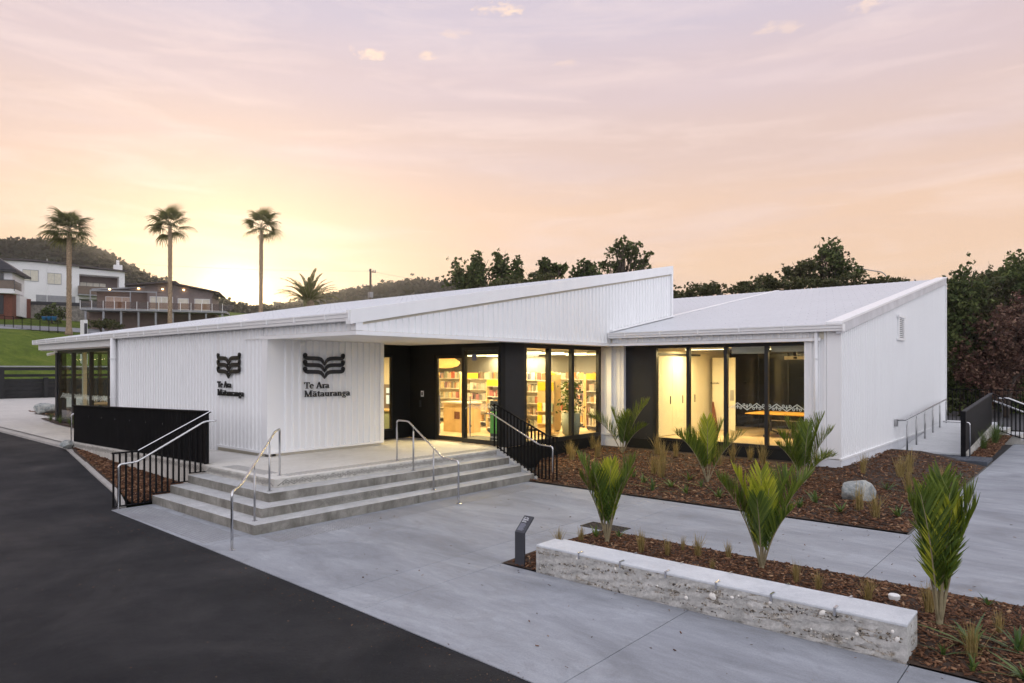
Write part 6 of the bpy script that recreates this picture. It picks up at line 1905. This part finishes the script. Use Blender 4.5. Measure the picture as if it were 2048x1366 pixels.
hill('left_hill', [(-500, 470), (-150, 478), (0, 483), (90, 484), (140, 486), (180, 496), (215, 512), (250, 532), (300, 556), (350, 575), (420, 598), (470, 612), (560, 622), (700, 640)], 330, 130, 160, 'hill_mat', 60000, 1.7, 'scrubby wood covering the hill behind the houses')
hill('far_hill', [(380, 628), (480, 624), (560, 616), (640, 596), (690, 588), (740, 580), (790, 572), (830, 566), (870, 570), (905, 572), (1000, 585), (1300, 600), (1800, 604), (2300, 600)], 480, 200, 160, 'hill_mat', 42000, 3.2, 'distant wooded ridge behind the library')
# rough hillside behind the camera, seen only as a reflection in the glass
def back_hill():
    m = MB()
    n = 40
    for i in range(n + 1):
        a = R(40.8 + 180 + 90) + (i / n - 0.5) * R(190)
        for r_, z in ((90, -0.3), (150, 2), (220, 6), (300, 11), (360, 15), (460, 5)):
            m.v.append((r_ * math.cos(a), r_ * math.sin(a), z * (1 + 0.15 * math.sin(i * 0.9)) if z > 0 else z))
    for i in range(n):
        for j in range(5):
            q = i * 6 + j
            m.f.append((q, q + 1, q + 7, q + 6))
    struct('opposite_hillside', m, 'hill_mat', smooth=True)
back_hill()

# ------------------------------------------------------------------ houses on the bank
def house(name, label, pos, rz, sc3=(1, 1, 1)):
    t = thing(name, label, 'house', pos, None, rz)
    t.scale = sc3
    return t
def hb(t, name, mat, x0, x1, y0, y1, z0, z1, parent=None, label=None):
    o = MB().box(x0, x1, y0, y1, z0, z1).build(name, mat, parent or t)
    if label: o['label'] = label
    return o
def hwin(t, x0, x1, y, z0, z1, n=2, fmat='house_grey', pmat='window_cream', fw=0.07):
    f = MB().box(x0, x1, y - 0.06, y + 0.02, z0, z0 + fw).box(x0, x1, y - 0.06, y + 0.02, z1 - fw, z1).box(x0, x0 + fw, y - 0.06, y + 0.02, z0 + fw, z1 - fw).box(x1 - fw, x1, y - 0.06, y + 0.02, z0 + fw, z1 - fw)
    w = (x1 - x0 - 2 * fw) / n
    for i in range(1, n):
        f.box(x0 + fw + i * w - fw / 2, x0 + fw + i * w + fw / 2, y - 0.055, y + 0.02, z0 + fw, z1 - fw)
    o = f.build('window', fmat, t)
    for i in range(n):
        a = x0 + fw + i * w
        MB().box(a + fw / 2, a + w - fw / 2, y - 0.02, y + 0.01, z0 + fw, z1 - fw).build('pane', pmat, o)
    return o
# local frame of a house: x to the right along its front, y away from the camera, z up
def face(px, d, rot):
    """plan position at photo column px, distance d; heading so that its front looks back to the camera, turned by rot"""
    c = cam_at(px, 737, d)
    return c, CAMR + R(rot)
# white two-storey house
c, hz = face(20, 112, 36)
t = house('white_house', 'long white two-storey house with recessed balcony on the hillside', (c.x, c.y, 11.4), hz, (0.73, 1, 1))
k = 104 / 1365
hb(t, 'wall', 'house_white', -4, 12.4, 0, 9, -3, 9.2)
hb(t, 'wall', 'house_white', 12.4, 13.2, 0, 9, 0, 9.0)
hb(t, 'wall', 'house_white', 13.2, 22.6, 0.02, 9, 7.75, 8.7)
hb(t, 'wall', 'house_white', 21.4, 22.6, 0.02, 9, 4.3, 7.75)
hb(t, 'wall', 'house_white', 13.2, 22.4, 0.0, 9, 3.5, 4.3)
hb(t, 'balcony_back', 'house_taupe', 13.2, 21.4, 2.6, 9, 4.3, 7.75)
hb(t, 'ground_floor', 'house_grey', 13.2, 20, 1.5, 9, 0, 3.5)
hwin(t, 13.5, 19.0, 2.6, 4.5, 6.7, 4, 'roof_dark', 'window_cream')
hb(t, 'balcony_floor', 'house_grey', 12.9, 22.9, -1.4, 2.6, 4.0, 4.28)
bg_ = hb(t, 'balustrade_glass', 'bronze_glass', 12.9, 22.9, -1.42, -1.36, 4.2, 5.6)
hb(t, 'balustrade_glass', 'bronze_glass', 12.86, 12.92, -1.36, 0, 4.2, 5.6)
m = MB().prism([(-4.3, 9.0), (4.0, 9.35), (22.9, 8.62), (22.9, 8.87), (4.0, 9.62), (-4.3, 9.28)], -0.5, 9.5, 'y'); m.build('roof', 'roof_dark', t)
ch = hb(t, 'chimney', 'house_white', 20.6, 22.4, 2.0, 3.4, 8.6, 10.1)
hb(t, 'chimney_pot', 'house_white', 21.2, 21.8, 2.4, 3.0, 10.1, 11.0, ch)
hwin(t, 2.3, 5.3, -0.01, 6.0, 7.9); hwin(t, 6.9, 9.7, -0.01, 5.7, 7.6)
hwin(t, 7.0, 10.3, -0.01, 1.6, 3.4)
hb(t, 'lower_wall', 'house_grey', 4.8, 12.4, -0.04, -0.005, 0, 3.8)
MB().tube([(6.9, -0.3, 0.5), (6.9, -0.3, 9.9)], 0.06, 6).build('flag_pole', 'house_white', t)
# dark roofed house at the very left
c, hz = face(-20, 96, 24)
t = house('dark_roofed_house', 'house with black hipped roof, glass balcony and black garage at the left edge', (c.x, c.y, 10.4), hz, (0.62, 1, 1))
hb(t, 'upper_wall', 'house_white', -6, 4.2, 0, 7, 3.4, 6.6)
hb(t, 'garage_wall', 'brick_red', -6, 4.6, -1.2, 7, -2, 3.0)
hb(t, 'garage_door', 'roof_black', -5.0, 3.0, -1.26, -1.2, 0.05, 2.75)
for i in range(6):
    MB().box(-5.0, 3.0, -1.29, -1.262, 0.08 + i * 0.45, 0.49 + i * 0.45).build('garage_panel', 'roof_black', t)
hb(t, 'side_wall', 'house_white', 4.6, 5.3, 1, 7, 0, 3.0)
hb(t, 'balcony_floor', 'house_white', -6, 5.4, -2.0, 0, 2.95, 3.55)
hb(t, 'balustrade_glass', 'bronze_glass', -6, 5.3, -2.02, -1.97, 3.6, 4.75)
hb(t, 'balustrade_glass', 'bronze_glass', 5.26, 5.31, -1.97, 2, 3.6, 4.75)
for x in (-4.5, -1.5, 1.5, 5.3):
    hb(t, 'balustrade_post', 'roof_black', x - 0.05, x + 0.05, -2.08, -2.02, 3.3, 4.85)
hb(t, 'balustrade_rail', 'roof_black', -6, 5.35, -2.08, -1.95, 4.75, 4.85)
hwin(t, -1.2, 1.0, -0.01, 3.7, 6.0, 2, 'roof_black', 'window_dark'); hwin(t, 1.2, 2.6, -0.01, 4.1, 6.0, 1, 'roof_black', 'window_dark')
m = MB()
m.v = [(-7, -1.0, 6.4), (5.3, -1.0, 6.4), (5.3, 8, 6.4), (-7, 8, 6.4), (-5, 3.5, 9.2), (-1.0, 3.5, 9.2), (-7, -1.0, 6.1), (5.3, -1.0, 6.1), (5.3, 8, 6.1), (-7, 8, 6.1)]
m.f = [(0, 1, 5, 4), (1, 2, 5), (2, 3, 4, 5), (3, 0, 4), (6, 7, 1, 0), (7, 8, 2, 1), (8, 9, 3, 2), (9, 6, 0, 3), (9, 8, 7, 6)]
rf = m.build('roof', 'roof_black', t)
tl = MB()
for r_ in range(12):
    q = r_ / 12
    x0, x1 = -7 + 2 * q, 5.3 - 6.3 * q
    y, z = -1.0 + 4.5 * q, 6.4 + 2.8 * q
    tl.box(x0, x1, y - 0.03, y + 0.03, z + 0.0, z + 0.06)
tag(tl.build('tile_course', 'roof_black', rf), kind='stuff')
# brown house with long deck
c, hz = face(172, 92, 17)
t = house('brown_house', 'low brown house with monopitch roofs and a long glass-fronted deck', (c.x, c.y, 8.9), hz, (0.78, 1, 0.84))
W_ = 20.5
hb(t, 'wall', 'house_brown', 0.6, 9.0, 3.2, 11, 2.4, 6.0)
hb(t, 'wall', 'house_taupe', 9.0, W_ - 0.8, 2.2, 11, 2.4, 5.6)
MB().prism([(6.2, 5.9), (13.6, 5.5), (13.6, 7.3), (6.2, 6.6)], 2.18, 9, 'y').build('wall', 'house_taupe', t)
MB().prism([(13.6, 5.5), (W_ - 0.6, 5.3), (W_ - 0.6, 5.9), (13.6, 6.9)], 2.18, 9, 'y').build('wall', 'house_taupe', t)
MB().prism([(5.6, 6.55), (13.8, 7.3), (13.8, 7.55), (5.6, 6.8)], 1.2, 10, 'y').build('roof', 'roof_dark', t)
MB().prism([(13.6, 7.0), (W_ + 0.6, 5.75), (W_ + 0.6, 5.95), (13.6, 7.25)], 1.4, 10, 'y').build('roof', 'roof_dark', t)
MB().prism([(0.2, 5.7), (8.6, 6.3), (8.6, 6.5), (0.2, 5.9)], 2.0, 9, 'y').build('roof', 'house_grey', t)
hb(t, 'pergola_beam', 'house_grey', 0.8, 11.2, -0.6, -0.45, 5.2, 5.4)
for x in (0.85, 7.0, 11.1):
    hb(t, 'pergola_post', 'house_grey', x - 0.08, x + 0.08, -0.6, -0.44, 2.4, 5.2)
hwin(t, 2.0, 6.0, 3.19, 2.5, 4.8, 3, 'house_white', 'pale_glass'); hwin(t, 9.4, 13.2, 2.19, 2.5, 4.9, 4, 'house_white', 'window_cream')
hwin(t, 14.0, 15.8, 2.19, 2.5, 4.7, 1, 'house_white', 'window_cream'); hwin(t, 16.8, 19.4, 2.19, 2.5, 4.7, 2, 'house_white', 'window_cream')
hb(t, 'deck', 'house_grey', -0.3, W_ + 2.2, -1.6, 3.2, 2.05, 2.4)
for i in range(9):
    x = 0.4 + i * 2.7
    hb(t, 'deck_post', 'house_grey', x - 0.14, x + 0.14, -1.4, -1.1, -1.5, 2.05)
hb(t, 'undercroft', 'house_brown', 0.0, W_, 1.5, 9, -2, 2.05)
for i in range(14):
    x = -0.3 + i * 1.72
    hb(t, 'balustrade_glass', 'balcony_glass', x + 0.05, x + 1.67, -1.58, -1.55, 2.5, 3.5)
    hb(t, 'balustrade_post', 'house_white', x - 0.04, x + 0.04, -1.62, -1.54, 2.2, 3.6)
for x in (3.0, 7.6, 11.5, 15.0):
    dl = hb(t, 'downlight', 'downlight', x - 0.12, x + 0.12, 1.95, 2.15, 5.6 + (0.5 if x > 7 else 0.2), 5.72 + (0.5 if x > 7 else 0.2))
# garden pieces of the houses
t = thing('garden_wall', 'rough stone wall and dark fence panel between the white and brown houses', 'wall', tuple(cam_at(125, 640, 104)), None, CAMR + R(25))
hb(t, 'stone_face', 'stone_wall', -4, 3.0, 0, 1, -4, 2.2)
hb(t, 'fence_panel', 'brick_red', -5.2, -4, -0.2, 0.2, -4, 3.0)
hb(t, 'fence_panel', 'house_brown', 3.0, 5.8, -0.2, 0.2, -4, 1.6)
hb(t, 'top_rail', 'roof_black', -4, 5.6, -0.1, 0.0, 2.2, 2.7)
tree_px('garden_shrub', 'dark shrub below the stone wall behind the blue tubs', 95, [(105, 622, 18, 12), (90, 630, 16, 9), (122, 632, 14, 10)], 8.0, 2200, 0.3, 'tree_dark', 'shrubs on the bank', cat='shrub', limbs=False)
tree_px('garden_shrub', 'olive shrub under the deck of the brown house', 88, [(205, 648, 26, 8), (230, 650, 16, 7)], 6.5, 1800, 0.26, 'tree_olive', 'shrubs on the bank', cat='shrub', limbs=False)
for i, px_ in enumerate((89, 99, 109)):
    c = cam_at(px_, 641, 93)
    t = thing('tub', ('left', 'middle', 'right')[i] + ' of three bright blue tubs on the hillside drive', 'tub', tuple(c), 'blue tubs')
    ORIG[t] = Vector((0, 0, 0))
    MB().lathe([(0.22, 0), (0.30, 0.45), (0.33, 0.5), (0.33, 0.54), (0.28, 0.52)], (0, 0, 0), 16).build('body', 'bin_blue', t, smooth=True)
# pool-style fence along the top of the lawn, in stepped panels
t = thing('lawn_fence', 'black bar fence stepping down along the top of the lawn', 'fence', tuple(cam_at(60, 655, 84)))
pa = cam_at(-60, 648, 84); pb = cam_at(134, 668, 82)
for i in range(11):
    a = pa + (pb - pa) * i / 11; b = pa + (pb - pa) * (i + 1) / 11
    zt = a.z + 1.35; zb = b.z + 0.1
    MB().tube([(a.x, a.y, a.z - 1.6), (a.x, a.y, zt + 0.1)], 0.05, 4).build('post', 'black_rail', t)
    MB().tube([(a.x, a.y, zt), (b.x, b.y, zt)], 0.03, 4).build('rail', 'black_rail', t)
    MB().tube([(a.x, a.y, zb), (b.x, b.y, zb)], 0.03, 4).build('rail', 'black_rail', t)
    for j in range(1, 9):
        p = a + (b - a) * j / 9
        MB().tube([(p.x, p.y, zb), (p.x, p.y, zt)], 0.015, 4).build('bar', 'black_rail', t)
# white sign pylon on the lawn
c = cam_at(168, 690, 60)
t = thing('sign_pylon', 'plain white sign pylon standing on the lawn behind the roof edge', 'sign', tuple(c), None, CAMR + R(-35))
hb(t, 'body', 'house_white', -0.35, 0.35, -0.15, 0.15, -2.5, 2.2)
hb(t, 'panel', 'window_dark', 0.352, 0.36, -0.12, 0.12, 0.2, 1.9)
# street lamp, power pole and wires
c = cam_at(1776, 560, 62)
t = thing('street_lamp', 'curved-arm street lamp above the right wing roof', 'street lamp', (c.x, c.y, 0))
dirv = Vector((-math.cos(CAMR), -math.sin(CAMR), 0))
pts = [Vector((c.x, c.y, 0)), Vector((c.x, c.y, 10.0))]
for q in range(1, 9):
    a = q / 8 * math.pi / 2
    pts.append(Vector((c.x, c.y, 10.6)) + dirv * (0.85 * (1 - math.cos(a))) + Vector((0, 0, 1.05 * math.sin(a))))
tip = pts[-1] + dirv * 1.35 + Vector((0, 0, 0.22))
MB().tube(pts + [tip], [0.09] + [0.045] * (len(pts)), 8).build('pole', 'galv', t, smooth=True)
MB().tube([tip, tip + dirv * 0.35 + Vector((0, 0, 0.03)), tip + dirv * 0.6], [0.05, 0.11, 0.05], 8).build('lantern', 'galv', t)
c = cam_at(741, 737, 88)
t = thing('power_pole', 'wooden power pole with crossarms behind the library roof', 'pole', (c.x, c.y, 0))
MB().tube([(c.x, c.y, 0), (c.x, c.y, 15.7)], [0.2, 0.13], 8).build('pole', 'timber_pole', t)
u = Vector((math.cos(CAMR + 0.5), math.sin(CAMR + 0.5), 0))
for z, l in ((15.3, 0.7), (13.4, 1.1)):
    p = Vector((c.x, c.y, z))
    arm = MB().tube([p - u * (l if z < 14 else 0.1), p + u * (0.15 if z < 14 else l)], 0.07, 4).build('crossarm', 'timber_pole', t)
    for s in (-0.9, -0.5, 0.2):
        q = p + u * l * (s if z < 14 else -s)
        MB().lathe([(0.05, 0), (0.09, 0.1), (0.05, 0.25)], (q.x, q.y, q.z + 0.05), 8).build('insulator', 'galv', arm)
MB().box(c.x - 0.25, c.x + 0.25, c.y - 0.25, c.y + 0.25, 12.0, 12.7).build('transformer', 'galv', t)
pw = Vector((c.x, c.y, 15.4))
for i, (px_, py_, d_) in enumerate(((-200, 470, 120), (1350, 560, 80))):
    e = cam_at(px_, py_, d_)
    w = MB().tube([tuple(pw + (e - pw) * q - Vector((0, 0, 1.6 * 4 * q * (1 - q)))) for q in np.linspace(0, 1, 14)], 0.012, 4)
    tag(w.build('power_line', 'roof_black', org=tuple(pw)), ('thin power line running left from the wooden pole across the sky', 'thin power line running right from the wooden pole behind the trees')[i], 'wire')

# ------------------------------------------------------------------ evening haze
hm = bpy.data.materials.new('haze'); hm.use_nodes = True
hn = hm.node_tree; hn.nodes.clear()
pv = hn.nodes.new('ShaderNodeVolumePrincipled'); ho = hn.nodes.new('ShaderNodeOutputMaterial')
pv.inputs['Color'].default_value = (0.95, 0.95, 1.0, 1)
pv.inputs['Density'].default_value = 0.00035
pv.inputs['Anisotropy'].default_value = 0.78
hn.links.new(pv.outputs[0], ho.inputs['Volume'])
hm.cycles.homogeneous_volume = True
MATS['haze'] = hm
hz_ = MB().box(-760, 620, -560, 760, -2.0, 86).build('haze', 'haze')
tag(hz_, 'thin warm evening haze hanging in the air', 'haze', kind='stuff')
